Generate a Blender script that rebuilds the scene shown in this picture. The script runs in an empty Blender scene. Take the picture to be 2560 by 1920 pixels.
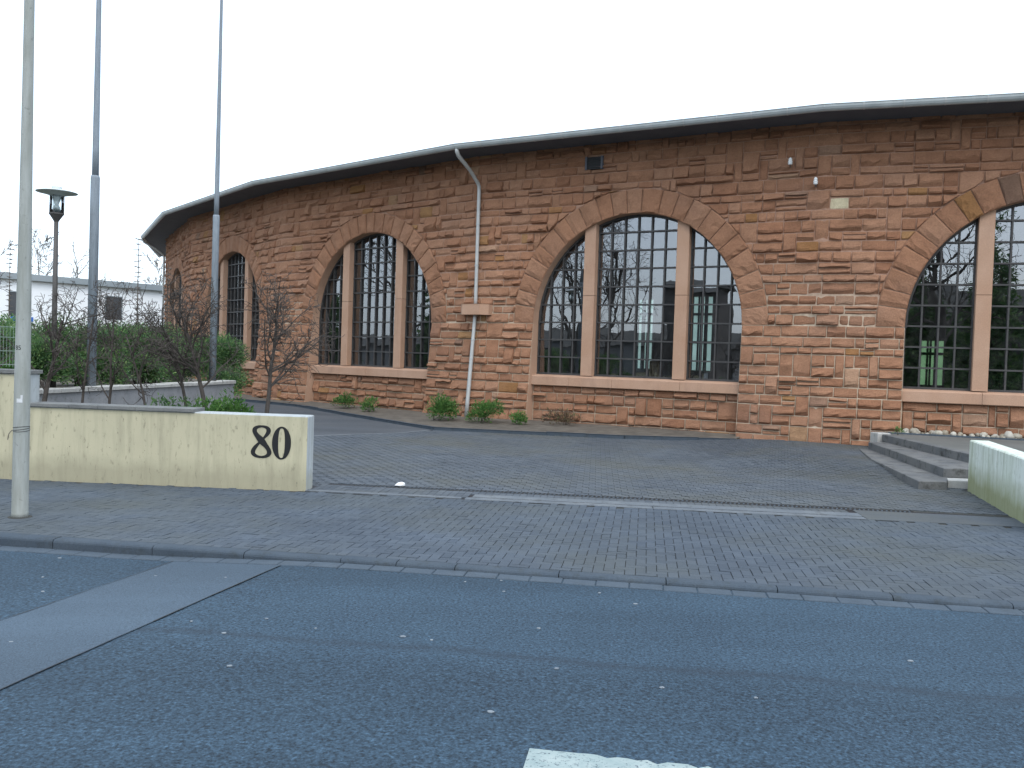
import bpy, math, random
import numpy as np
from mathutils import Vector, Matrix

R_ = math.radians
scene = bpy.context.scene
random.seed(7)

# ------------------------------------------------------------------ camera
CAMH = 1.95
PITCH, ROLL, FPX = R_(-1.495), R_(1.888), 2227.0
cam_d = bpy.data.cameras.new('camera')
cam = bpy.data.objects.new('camera', cam_d)
scene.collection.objects.link(cam)
scene.camera = cam
cam_d.sensor_width = 36.0
cam_d.lens = 36.0 * FPX / 2560.0
cam_d.clip_start = 0.05
cam_d.clip_end = 2000
_zp = Vector((0, -math.sin(PITCH), math.cos(PITCH)))
_fw = Vector((0, math.cos(PITCH), math.sin(PITCH)))
_rt = Vector((1, 0, 0)) * math.cos(ROLL) + _zp * math.sin(ROLL)
_up = Vector((-1, 0, 0)) * math.sin(ROLL) + _zp * math.cos(ROLL)
cam.matrix_world = Matrix(((_rt.x, _up.x, -_fw.x, 0), (_rt.y, _up.y, -_fw.y, 0), (_rt.z, _up.z, -_fw.z, CAMH), (0, 0, 0, 1)))

# ------------------------------------------------------------------ sky, sun, exposure
SUN = Vector((0.16, -0.62, 0.86)).normalized()
SUN_EL, SUN_AZ = math.asin(SUN.z), math.atan2(SUN.x, SUN.y)
world = bpy.data.worlds.new('World')
scene.world = world
world.use_nodes = True
wn, wl = world.node_tree.nodes, world.node_tree.links
wn.clear()
w_out = wn.new('ShaderNodeOutputWorld')
w_bg = wn.new('ShaderNodeBackground')
w_sky = wn.new('ShaderNodeTexSky')
w_sky.sky_type = 'NISHITA'
w_sky.sun_disc = False
w_sky.sun_elevation = SUN_EL
w_sky.sun_rotation = SUN_AZ
w_sky.air_density = 1.0
w_sky.dust_density = 2.0
w_sky.ozone_density = 1.0
w_hs = wn.new('ShaderNodeHueSaturation')
w_hs.inputs['Saturation'].default_value = 0.62
w_hs.inputs['Value'].default_value = 1.0
wl.new(w_sky.outputs[0], w_hs.inputs['Color'])
# overcast veil: an even pale layer, brighter towards the zenith as cloud cover is
w_tc = wn.new('ShaderNodeTexCoord')
w_sx = wn.new('ShaderNodeSeparateXYZ')
wl.new(w_tc.outputs['Generated'], w_sx.inputs[0])
w_mr = wn.new('ShaderNodeMapRange')
w_mr.inputs['From Min'].default_value = 0.0
w_mr.inputs['From Max'].default_value = 1.0
w_mr.inputs['To Min'].default_value = 0.76
w_mr.inputs['To Max'].default_value = 1.20
wl.new(w_sx.outputs[2], w_mr.inputs['Value'])
w_vm = wn.new('ShaderNodeVectorMath')
w_vm.operation = 'SCALE'
w_vm.inputs[0].default_value = (7.2, 8.5, 10.0)
wl.new(w_mr.outputs[0], w_vm.inputs['Scale'])
w_ad = wn.new('ShaderNodeVectorMath')
w_ad.operation = 'ADD'
wl.new(w_hs.outputs[0], w_ad.inputs[0])
wl.new(w_vm.outputs[0], w_ad.inputs[1])
wl.new(w_ad.outputs[0], w_bg.inputs['Color'])
w_bg.inputs['Strength'].default_value = 0.15
wl.new(w_bg.outputs[0], w_out.inputs['Surface'])

sun_d = bpy.data.lights.new('sun', 'SUN')
sun_d.energy = 1.25
sun_d.angle = R_(36)
sun_d.color = (1.0, 0.97, 0.93)
sun_o = bpy.data.objects.new('sun', sun_d)
scene.collection.objects.link(sun_o)
sun_o.rotation_euler = (-SUN).to_track_quat('-Z', 'Y').to_euler()
sun_o.location = (10, -10, 30)

vs = scene.view_settings
vs.view_transform = 'Standard'
vs.look = 'None'
vs.exposure = -0.08
vs.gamma = 1.0
vs.use_curve_mapping = False
scene.cycles.use_denoising = True
scene.cycles.max_bounces = 6
scene.cycles.diffuse_bounces = 3
scene.cycles.glossy_bounces = 3
scene.cycles.transmission_bounces = 4
scene.cycles.transparent_max_bounces = 8
scene.cycles.sample_clamp_indirect = 8


# ------------------------------------------------------------------ materials
class NT:
    def __init__(self, name):
        self.m = bpy.data.materials.new(name)
        self.m.use_nodes = True
        self.n, self.l = self.m.node_tree.nodes, self.m.node_tree.links
        self.b = self.n['Principled BSDF']
        self.out = self.n['Material Output']
        g = self.n.new('ShaderNodeNewGeometry')
        self.pos = g.outputs['Position']
        self.geo = g

    def noise(self, scale, detail=4, rough=0.55, vec=None, dist=0.0):
        t = self.n.new('ShaderNodeTexNoise')
        t.inputs['Scale'].default_value = scale
        t.inputs['Detail'].default_value = detail
        t.inputs['Roughness'].default_value = rough
        t.inputs['Distortion'].default_value = dist
        self.l.new(vec or self.pos, t.inputs['Vector'])
        return t.outputs['Fac']

    def voro(self, scale, vec=None, out='Distance'):
        t = self.n.new('ShaderNodeTexVoronoi')
        t.inputs['Scale'].default_value = scale
        self.l.new(vec or self.pos, t.inputs['Vector'])
        return t.outputs[out]

    def stretch(self, s):
        t = self.n.new('ShaderNodeMapping')
        t.inputs['Scale'].default_value = s
        self.l.new(self.pos, t.inputs['Vector'])
        return t.outputs[0]

    def attr(self, name):
        t = self.n.new('ShaderNodeAttribute')
        t.attribute_name = name
        return t.outputs['Fac']

    def ramp(self, fac, stops, interp='LINEAR'):
        t = self.n.new('ShaderNodeValToRGB')
        t.color_ramp.interpolation = interp
        e = t.color_ramp.elements
        while len(e) < len(stops):
            e.new(0.5)
        for q, (p, c) in zip(e, stops):
            q.position = p
            q.color = (*c, 1) if not isinstance(c, (int, float)) else (c, c, c, 1)
        self.l.new(fac, t.inputs['Fac'])
        return t.outputs['Color']

    def mix(self, fac, a, b, mode='MIX'):
        t = self.n.new('ShaderNodeMix')
        t.data_type = 'RGBA'
        t.blend_type = mode
        for key, v in ((0, fac), (6, a), (7, b)):
            if isinstance(v, (int, float)):
                t.inputs[key].default_value = v if key == 0 else (v, v, v, 1)
            elif isinstance(v, tuple):
                t.inputs[key].default_value = (*v, 1)
            else:
                self.l.new(v, t.inputs[key])
        return t.outputs[2]

    def math(self, op, a, b=0.0):
        t = self.n.new('ShaderNodeMath')
        t.operation = op
        for k, v in ((0, a), (1, b)):
            if isinstance(v, (int, float)):
                t.inputs[k].default_value = v
            else:
                self.l.new(v, t.inputs[k])
        return t.outputs[0]

    def sep(self, i):
        t = self.n.new('ShaderNodeSeparateXYZ')
        self.l.new(self.pos, t.inputs[0])
        return t.outputs[i]

    def done(self, col, rough=0.85, bump=None, bstr=0.3, bdist=0.01, spec=0.4, metal=0.0):
        if isinstance(col, tuple):
            self.b.inputs['Base Color'].default_value = (*col, 1)
        else:
            self.l.new(col, self.b.inputs['Base Color'])
        if isinstance(rough, (int, float)):
            self.b.inputs['Roughness'].default_value = rough
        else:
            self.l.new(rough, self.b.inputs['Roughness'])
        self.b.inputs['Specular IOR Level'].default_value = spec
        self.b.inputs['Metallic'].default_value = metal
        if bump is not None:
            t = self.n.new('ShaderNodeBump')
            t.inputs['Strength'].default_value = bstr
            t.inputs['Distance'].default_value = bdist
            self.l.new(bump, t.inputs['Height'])
            self.l.new(t.outputs[0], self.b.inputs['Normal'])
        return self.m


def plain(name, c1, c2=None, scale=4.0, rough=0.8, bscale=None, bstr=0.3, bdist=0.005, spec=0.35, metal=0.0):
    t = NT(name)
    col = c1
    if c2 is not None:
        col = t.mix(t.ramp(t.noise(scale, 5), [(0.3, 0.0), (0.7, 1.0)]), c1, c2)
    return t.done(col, rough, t.noise(bscale, 4) if bscale else None, bstr, bdist, spec, metal)


M = {}


def m_sandstone():
    t = NT('red_sandstone')
    base = t.ramp(t.attr('tone'), [(0.0, (0.285, 0.112, 0.058)), (0.14, (0.325, 0.136, 0.074)), (0.40, (0.360, 0.158, 0.088)),
                                   (0.66, (0.385, 0.175, 0.100)), (0.92, (0.42, 0.205, 0.125)), (0.93, (0.33, 0.140, 0.055)),
                                   (0.955, (0.375, 0.185, 0.085)), (0.962, (0.44, 0.235, 0.15)), (0.978, (0.19, 0.095, 0.065)), (0.99, (0.66, 0.50, 0.33))])
    v = t.ramp(t.noise(2.2, 5, 0.6), [(0.3, 0.80), (0.7, 1.13)])
    base = t.mix(t.ramp(t.attr('tone'), [(0.0, 0.38), (0.92, 0.38), (0.93, 0.0), (1.0, 0.0)]), base, (0.372, 0.170, 0.102))
    c = t.mix(1.0, t.mix(1.0, base, (0.84, 0.955, 0.955), 'MULTIPLY'), v, 'MULTIPLY')
    v2 = t.ramp(t.noise(26, 4, 0.65), [(0.3, 0.82), (0.72, 1.13)])
    c = t.mix(1.0, c, v2, 'MULTIPLY')
    grey = t.ramp(t.noise(0.55, 4, 0.6), [(0.50, 0.0), (0.75, 0.35)])
    c = t.mix(grey, c, (0.17, 0.115, 0.09))
    hgt = t.math('ADD', t.noise(13, 6, 0.75), t.math('MULTIPLY', t.noise(45, 4, 0.7), 0.4))
    return t.done(c, 0.9, hgt, 0.75, 0.045, 0.2)


def m_dressed():
    t = NT('dressed_sandstone')
    c = t.mix(t.ramp(t.noise(1.4, 4), [(0.3, 0.0), (0.7, 1.0)]), (0.385, 0.235, 0.155), (0.435, 0.28, 0.195))
    c = t.mix(1.0, c, t.ramp(t.noise(60, 3), [(0.3, 0.86), (0.7, 1.1)]), 'MULTIPLY')
    st = t.ramp(t.noise(1.0, 4, 0.6, t.stretch((2.5, 2.5, 0.5))), [(0.55, 0.0), (0.8, 0.45)])
    c = t.mix(st, c, (0.19, 0.115, 0.085))
    return t.done(c, 0.9, t.noise(70, 4), 0.3, 0.006, 0.2)


def m_mortar():
    t = NT('mortar')
    z = t.math('ADD', t.sep(2), t.math('MULTIPLY', t.noise(0.5, 3), 2.6))
    f = t.ramp(t.math('DIVIDE', z, 10.0), [(0.42, 0.0), (0.60, 1.0)])
    c = t.mix(f, (0.52, 0.42, 0.31), (0.36, 0.22, 0.155))
    c = t.mix(1.0, c, t.ramp(t.noise(9, 5), [(0.3, 0.72), (0.7, 1.1)]), 'MULTIPLY')
    return t.done(c, 0.95, t.noise(60, 3), 0.3, 0.006, 0.1)


def m_asphalt(name, c1, c2, coarse, dots=0.6, seam=False):
    t = NT(name)
    c = t.mix(t.ramp(t.noise(0.55, 5, 0.6), [(0.32, 0.0), (0.68, 1.0)]), c1, c2)
    track = t.ramp(t.noise(0.8, 3, 0.5, t.stretch((0.12, 1.3, 1.0))), [(0.35, 0.88), (0.65, 1.10)])
    c = t.mix(1.0, c, track, 'MULTIPLY')
    pit = t.ramp(t.noise(coarse, 3, 0.6), [(0.36, 0.35), (0.46, 0.92), (0.56, 1.06), (0.68, 1.6)])
    c = t.mix(dots, c, t.mix(1.0, c, pit, 'MULTIPLY'))
    grain = t.ramp(t.voro(coarse * 1.6, None, 'Color'), [(0.1, 0.68), (0.9, 1.34)])
    c = t.mix(dots, c, t.mix(1.0, c, grain, 'MULTIPLY'))
    if seam:
        vm = t.n.new('ShaderNodeVectorMath')
        vm.operation = 'DOT_PRODUCT'
        t.l.new(t.pos, vm.inputs[0])
        vm.inputs[1].default_value = (0.1485, 0.9889, 0)
        wv = t.math('ADD', vm.outputs['Value'], t.math('MULTIPLY', t.noise(0.45, 3), 0.5))
        # older, more open surface towards the middle of the road
        old = t.ramp(t.math('SUBTRACT', 6.15, wv), [(0.0, 0.0), (0.35, 1.0)])
        pit2 = t.ramp(t.noise(36, 4, 0.7), [(0.40, 0.58), (0.48, 0.96), (0.60, 1.10), (0.70, 1.45)])
        c = t.mix(old, c, t.mix(1.0, c, pit2, 'MULTIPLY'))
        sm_ = t.math('ABSOLUTE', t.math('SUBTRACT', wv, 6.16))
        line = t.ramp(t.math('ADD', sm_, t.math('MULTIPLY', t.noise(2.5, 4), 0.12)), [(0.05, 0.55), (0.16, 0.0)])
        c = t.mix(line, c, (0.018, 0.026, 0.036))
    return t.done(c, 0.78, t.noise(coarse, 3, 0.6), 0.5, 0.006, 0.3)


def m_paver(name, a, b, dirt=(0.068, 0.074, 0.066)):
    t = NT(name)
    c = t.mix(t.attr('tone'), a, b)
    c = t.mix(1.0, c, t.ramp(t.noise(0.7, 4), [(0.3, 0.82), (0.7, 1.12)]), 'MULTIPLY')
    c = t.mix(1.0, c, t.ramp(t.noise(90, 3), [(0.3, 0.8), (0.7, 1.16)]), 'MULTIPLY')
    d = t.ramp(t.noise(0.33, 5, 0.65), [(0.44, 0.0), (0.70, 0.75)])
    c = t.mix(d, c, dirt)
    return t.done(c, 0.82, t.noise(120, 3), 0.35, 0.004, 0.4)


def m_stucco(name, a, b, streak, moss, zlo, streak_amt=0.5, mossy=0.38):
    t = NT(name)
    c = t.mix(t.ramp(t.noise(1.3, 5, 0.6), [(0.3, 0.0), (0.72, 1.0)]), a, b)
    sv = t.stretch((9, 9, 0.9))
    s = t.ramp(t.noise(1.0, 5, 0.65, sv), [(0.46, 0.0), (0.76, streak_amt)])
    c = t.mix(s, c, streak)
    sp = t.ramp(t.noise(7.0, 4, 0.6, t.stretch((3.2, 3.2, 1.1))), [(0.60, 0.0), (0.70, 0.6)])
    c = t.mix(sp, c, streak)
    tk = t.ramp(t.noise(1.0, 2, 0.5, t.stretch((42, 42, 9)), 1.2), [(0.70, 0.0), (0.76, 0.8)])
    c = t.mix(tk, c, tuple(0.45 * q for q in streak))
    z = t.math('ADD', t.sep(2), t.math('MULTIPLY', t.noise(3.0, 4), -0.34))
    f = t.ramp(z, [(0.0, mossy), (zlo, 0.0)])
    c = t.mix(f, c, moss)
    return t.done(c, 0.9, t.noise(85, 3), 0.3, 0.005, 0.2)


def m_concrete(name, a, b, dark, amt=0.6, sc=2.5):
    t = NT(name)
    c = t.mix(t.ramp(t.noise(sc, 5, 0.6), [(0.3, 0.0), (0.7, 1.0)]), a, b)
    d = t.ramp(t.noise(sc * 2.3, 5, 0.7), [(0.52, 0.0), (0.74, amt)])
    c = t.mix(d, c, dark)
    c = t.mix(1.0, c, t.ramp(t.noise(70, 3), [(0.3, 0.85), (0.7, 1.12)]), 'MULTIPLY')
    return t.done(c, 0.88, t.noise(60, 4), 0.35, 0.006, 0.3)


def m_leaf(name, stops):
    t = NT(name)
    c = t.ramp(t.attr('tone'), stops)
    c = t.mix(1.0, c, t.ramp(t.noise(1.6, 3), [(0.3, 0.75), (0.7, 1.25)]), 'MULTIPLY')
    t.l.new(c, t.b.inputs['Base Color'])
    t.b.inputs['Roughness'].default_value = 0.6
    t.b.inputs['Specular IOR Level'].default_value = 0.3
    tr = t.n.new('ShaderNodeBsdfTranslucent')
    t.l.new(c, tr.inputs['Color'])
    mx = t.n.new('ShaderNodeMixShader')
    mx.inputs[0].default_value = 0.3
    t.l.new(t.b.outputs[0], mx.inputs[1])
    t.l.new(tr.outputs[0], mx.inputs[2])
    t.l.new(mx.outputs[0], t.out.inputs['Surface'])
    return t.m


def m_glass(name='window_glass', tint=(0.72, 0.78, 0.78), ior=2.9):
    t = NT(name)
    t.n.remove(t.b)
    tr = t.n.new('ShaderNodeBsdfTransparent')
    tr.inputs['Color'].default_value = (*tint, 1)
    gl = t.n.new('ShaderNodeBsdfGlossy')
    gl.inputs['Roughness'].default_value = 0.004
    gl.inputs['Color'].default_value = (0.95, 0.97, 1.0, 1)
    bp = t.n.new('ShaderNodeBump')
    bp.inputs['Strength'].default_value = 0.022
    bp.inputs['Distance'].default_value = 0.05
    t.l.new(t.noise(1.7, 2, 0.4), bp.inputs['Height'])
    t.l.new(bp.outputs[0], gl.inputs['Normal'])
    fr = t.n.new('ShaderNodeFresnel')
    fr.inputs['IOR'].default_value = ior
    df = t.n.new('ShaderNodeBsdfDiffuse')
    df.inputs['Color'].default_value = (0.45, 0.45, 0.42, 1)
    mx = t.n.new('ShaderNodeMixShader')
    t.l.new(fr.outputs[0], mx.inputs[0])
    t.l.new(tr.outputs[0], mx.inputs[1])
    t.l.new(gl.outputs[0], mx.inputs[2])
    mx2 = t.n.new('ShaderNodeMixShader')
    dust = t.ramp(t.noise(5.0, 4, 0.6), [(0.4, 0.0), (0.8, 0.05)])
    t.l.new(dust, mx2.inputs[0])
    t.l.new(mx.outputs[0], mx2.inputs[1])
    t.l.new(df.outputs[0], mx2.inputs[2])
    t.l.new(mx2.outputs[0], t.out.inputs['Surface'])
    return t.m


def m_translucent(name, c):
    t = NT(name)
    t.n.remove(t.b)
    tr = t.n.new('ShaderNodeBsdfTranslucent')
    tr.inputs['Color'].default_value = (*c, 1)
    t.l.new(t.mix(1.0, c, t.ramp(t.noise(1.5, 3), [(0.3, 0.75), (0.7, 1.1)]), 'MULTIPLY'), tr.inputs['Color'])
    t.l.new(tr.outputs[0], t.out.inputs['Surface'])
    return t.m


def m_pole(name, a, b, s=1.0):
    t = NT(name)
    c = t.mix(t.ramp(t.noise(2.0, 5, 0.6, t.stretch((8, 8, 1.2))), [(0.35, 0.0), (0.7, 1.0)]), a, b)
    c = t.mix(t.ramp(t.noise(22, 4, 0.6), [(0.62, 0.0), (0.72, 0.5)]), c, tuple(x * 0.5 for x in b))
    return t.done(c, 0.6, t.noise(40, 3), 0.15, 0.004, 0.35)


M['stone'] = m_sandstone()
M['dressed'] = m_dressed()
M['mortar'] = m_mortar()
M['asphalt'] = m_asphalt('asphalt', (0.026, 0.049, 0.072), (0.033, 0.060, 0.086), 46, 0.85, True)
M['patch'] = m_asphalt('asphalt_patch', (0.054, 0.079, 0.105), (0.062, 0.089, 0.116), 90, 0.5)
M['lane'] = m_asphalt('lane_asphalt', (0.060, 0.068, 0.078), (0.080, 0.085, 0.090), 40, 0.5)
M['seam'] = plain('bitumen_seam', (0.012, 0.013, 0.015), None, rough=0.5)
M['paver'] = m_paver('grey_paver', (0.050, 0.065, 0.084), (0.069, 0.086, 0.106))
M['paver2'] = m_paver('drive_paver', (0.062, 0.074, 0.088), (0.086, 0.099, 0.112), (0.088, 0.088, 0.070))
M['joint'] = plain('joint_sand', (0.036, 0.037, 0.034), (0.058, 0.056, 0.048), 3, 0.95)
M['kerb'] = m_concrete('kerb_concrete', (0.044, 0.060, 0.078), (0.062, 0.078, 0.094), (0.030, 0.033, 0.028), 0.65)
M['gutterstone'] = m_concrete('gutter_concrete', (0.055, 0.074, 0.094), (0.072, 0.092, 0.112), (0.04, 0.047, 0.05), 0.5)
M['concrete'] = m_concrete('weathered_concrete', (0.105, 0.12, 0.135), (0.15, 0.162, 0.17), (0.05, 0.052, 0.048), 0.75)
M['step'] = m_concrete('step_concrete', (0.105, 0.110, 0.114), (0.165, 0.163, 0.153), (0.030, 0.030, 0.024), 0.95, 2.2)
t_ = NT('road_paint')
c_ = t_.mix(t_.ramp(t_.noise(14, 4), [(0.3, 0.0), (0.7, 1.0)]), (0.24, 0.30, 0.29), (0.33, 0.38, 0.36))
c_ = t_.mix(t_.ramp(t_.noise(55, 4, 0.7), [(0.57, 0.0), (0.63, 0.85)]), c_, (0.05, 0.07, 0.09))
M['paint'] = t_.done(c_, 0.75, t_.noise(60, 3), 0.4, 0.004, 0.3)
M['cream'] = m_stucco('cream_stucco', (0.50, 0.46, 0.315), (0.44, 0.405, 0.28), (0.20, 0.185, 0.13), (0.24, 0.22, 0.15), 0.24, 0.5, 0.5)
M['whitewash'] = m_stucco('white_stucco', (0.66, 0.70, 0.64), (0.58, 0.63, 0.54), (0.25, 0.28, 0.17), (0.20, 0.21, 0.08), 0.40, 0.85, 0.8)
M['paleend'] = m_stucco('pale_paint', (0.44, 0.47, 0.47), (0.37, 0.39, 0.39), (0.22, 0.22, 0.20), (0.30, 0.28, 0.18), 0.16)
M['coping'] = m_concrete('coping_slab', (0.125, 0.13, 0.128), (0.19, 0.19, 0.18), (0.06, 0.06, 0.05), 0.6)
M['greywall'] = m_concrete('grey_render', (0.23, 0.235, 0.24), (0.30, 0.30, 0.30), (0.12, 0.12, 0.11), 0.7)
M['lightcoping'] = m_concrete('pale_coping', (0.36, 0.35, 0.32), (0.46, 0.45, 0.42), (0.12, 0.12, 0.10), 0.7)
M['black'] = plain('black_lettering_vent_shade', (0.012, 0.012, 0.013), None, rough=0.55)
M['zinc'] = plain('zinc', (0.34, 0.365, 0.36), (0.43, 0.45, 0.44), 3, 0.5, 30, 0.15, spec=0.5, metal=0.3)
M['pipe'] = plain('downpipe_metal', (0.38, 0.385, 0.37), (0.46, 0.46, 0.44), 3, 0.5, 30, 0.1, spec=0.4, metal=0.2)
M['roof'] = plain('roofing_felt', (0.06, 0.06, 0.058), (0.09, 0.088, 0.08), 2, 0.9)
M['soffit'] = plain('soffit_boards', (0.085, 0.092, 0.11), (0.11, 0.115, 0.13), 2, 0.85)
M['bar'] = plain('steel_bar', (0.038, 0.037, 0.036), (0.058, 0.055, 0.052), 6, 0.55, spec=0.4)
M['glass'] = m_glass()
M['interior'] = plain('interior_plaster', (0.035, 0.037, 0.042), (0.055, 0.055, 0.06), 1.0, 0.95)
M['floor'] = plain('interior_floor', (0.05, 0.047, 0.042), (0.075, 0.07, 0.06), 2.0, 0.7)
M['mint'] = m_translucent('mint_glazing', (0.55, 0.68, 0.58))
M['greenview'] = m_translucent('garden_door_glazing', (0.33, 0.50, 0.24))
M['galv'] = m_pole('grey_mast_paint', (0.33, 0.345, 0.32), (0.24, 0.25, 0.22))
M['flagpole'] = m_pole('flagpole_paint', (0.23, 0.265, 0.295), (0.165, 0.19, 0.21))
M['lamppost'] = m_pole('lamp_post_paint', (0.085, 0.08, 0.075), (0.06, 0.055, 0.05))
M['hat'] = plain('lamp_hat', (0.60, 0.64, 0.63), (0.5, 0.53, 0.53), 8, 0.5)
M['lampglass'] = m_glass('lamp_glass', (0.90, 0.94, 0.94), 1.5)
M['bark'] = plain('dark_bark', (0.050, 0.042, 0.037), (0.080, 0.068, 0.058), 14, 0.9, 60, 0.5, 0.01)
M['bark2'] = plain('grey_bark', (0.10, 0.088, 0.075), (0.15, 0.13, 0.11), 9, 0.9)
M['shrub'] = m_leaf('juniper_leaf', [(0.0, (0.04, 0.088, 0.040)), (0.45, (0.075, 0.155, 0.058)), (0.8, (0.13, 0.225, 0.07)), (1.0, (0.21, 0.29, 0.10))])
M['fresh'] = m_leaf('fresh_leaf', [(0.0, (0.03, 0.085, 0.02)), (0.5, (0.065, 0.16, 0.035)), (1.0, (0.13, 0.24, 0.055))])
M['dry'] = m_leaf('dry_leaf', [(0.0, (0.07, 0.045, 0.035)), (0.6, (0.13, 0.085, 0.05)), (1.0, (0.13, 0.14, 0.06))])
M['soil'] = plain('soil', (0.075, 0.064, 0.052), (0.145, 0.125, 0.10), 3.5, 0.95, 30, 0.8, 0.02)
M['earth'] = plain('rough_ground', (0.06, 0.07, 0.045), (0.085, 0.08, 0.06), 0.4, 0.95)
M['terrace'] = m_paver('terrace_slab', (0.12, 0.12, 0.11), (0.16, 0.158, 0.145))
M['pebble'] = m_leaf('pebble', [(0.0, (0.30, 0.25, 0.18)), (0.5, (0.46, 0.42, 0.34)), (1.0, (0.58, 0.55, 0.48))])
M['porcelain'] = plain('porcelain', (0.72, 0.72, 0.70), None, rough=0.25, spec=0.6)
M['bgwhite'] = plain('white_facade', (0.80, 0.82, 0.82), (0.86, 0.87, 0.87), 0.3, 0.9)
M['bgroof'] = plain('grey_roof_edge', (0.22, 0.255, 0.27), (0.27, 0.30, 0.31), 0.4, 0.7)
M['bgdark'] = plain('dark_opening', (0.085, 0.09, 0.095), (0.06, 0.065, 0.07), 0.8, 0.35)
M['blue'] = plain('blue_sign', (0.03, 0.13, 0.45), None, rough=0.5)
M['fence'] = plain('green_fence_wire', (0.16, 0.22, 0.18), (0.22, 0.27, 0.23), 5, 0.5)
M['paper'] = plain('paper', (0.78, 0.78, 0.76), None, rough=0.8)
M['gum'] = plain('gum', (0.13, 0.155, 0.18), (0.25, 0.27, 0.28), 3, 0.8)
M['iron'] = plain('cast_iron', (0.030, 0.030, 0.032), (0.06, 0.055, 0.05), 12, 0.6)
M['brown'] = plain('perforated_brick', (0.40, 0.27, 0.13), (0.46, 0.33, 0.17), 6, 0.9)
M['house'] = plain('grey_house', (0.16, 0.165, 0.175), (0.21, 0.21, 0.215), 0.5, 0.9)
M['darkhouse'] = plain('dark_house', (0.07, 0.065, 0.062), (0.10, 0.09, 0.085), 0.5, 0.9)
M['tape'] = plain('tape', (0.62, 0.63, 0.62), (0.5, 0.5, 0.5), 20, 0.6)

# ------------------------------------------------------------------ mesh helpers
COL = scene.collection
WORLD = {}


def setp(o, label=None, cat=None, group=None, kind=None):
    for k, v in (('label', label), ('category', cat), ('group', group), ('kind', kind)):
        if v:
            o[k] = v
    return o


def empty(name, loc, label, cat, group=None):
    o = bpy.data.objects.new(name, None)
    COL.objects.link(o)
    o.location = loc
    o.empty_display_size = 0.2
    WORLD[o] = Vector(loc)
    return setp(o, label, cat, group)


def attach(o, parent):
    if parent is not None:
        o.parent = parent
        o.matrix_parent_inverse = Matrix.Translation(-WORLD[parent])


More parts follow.
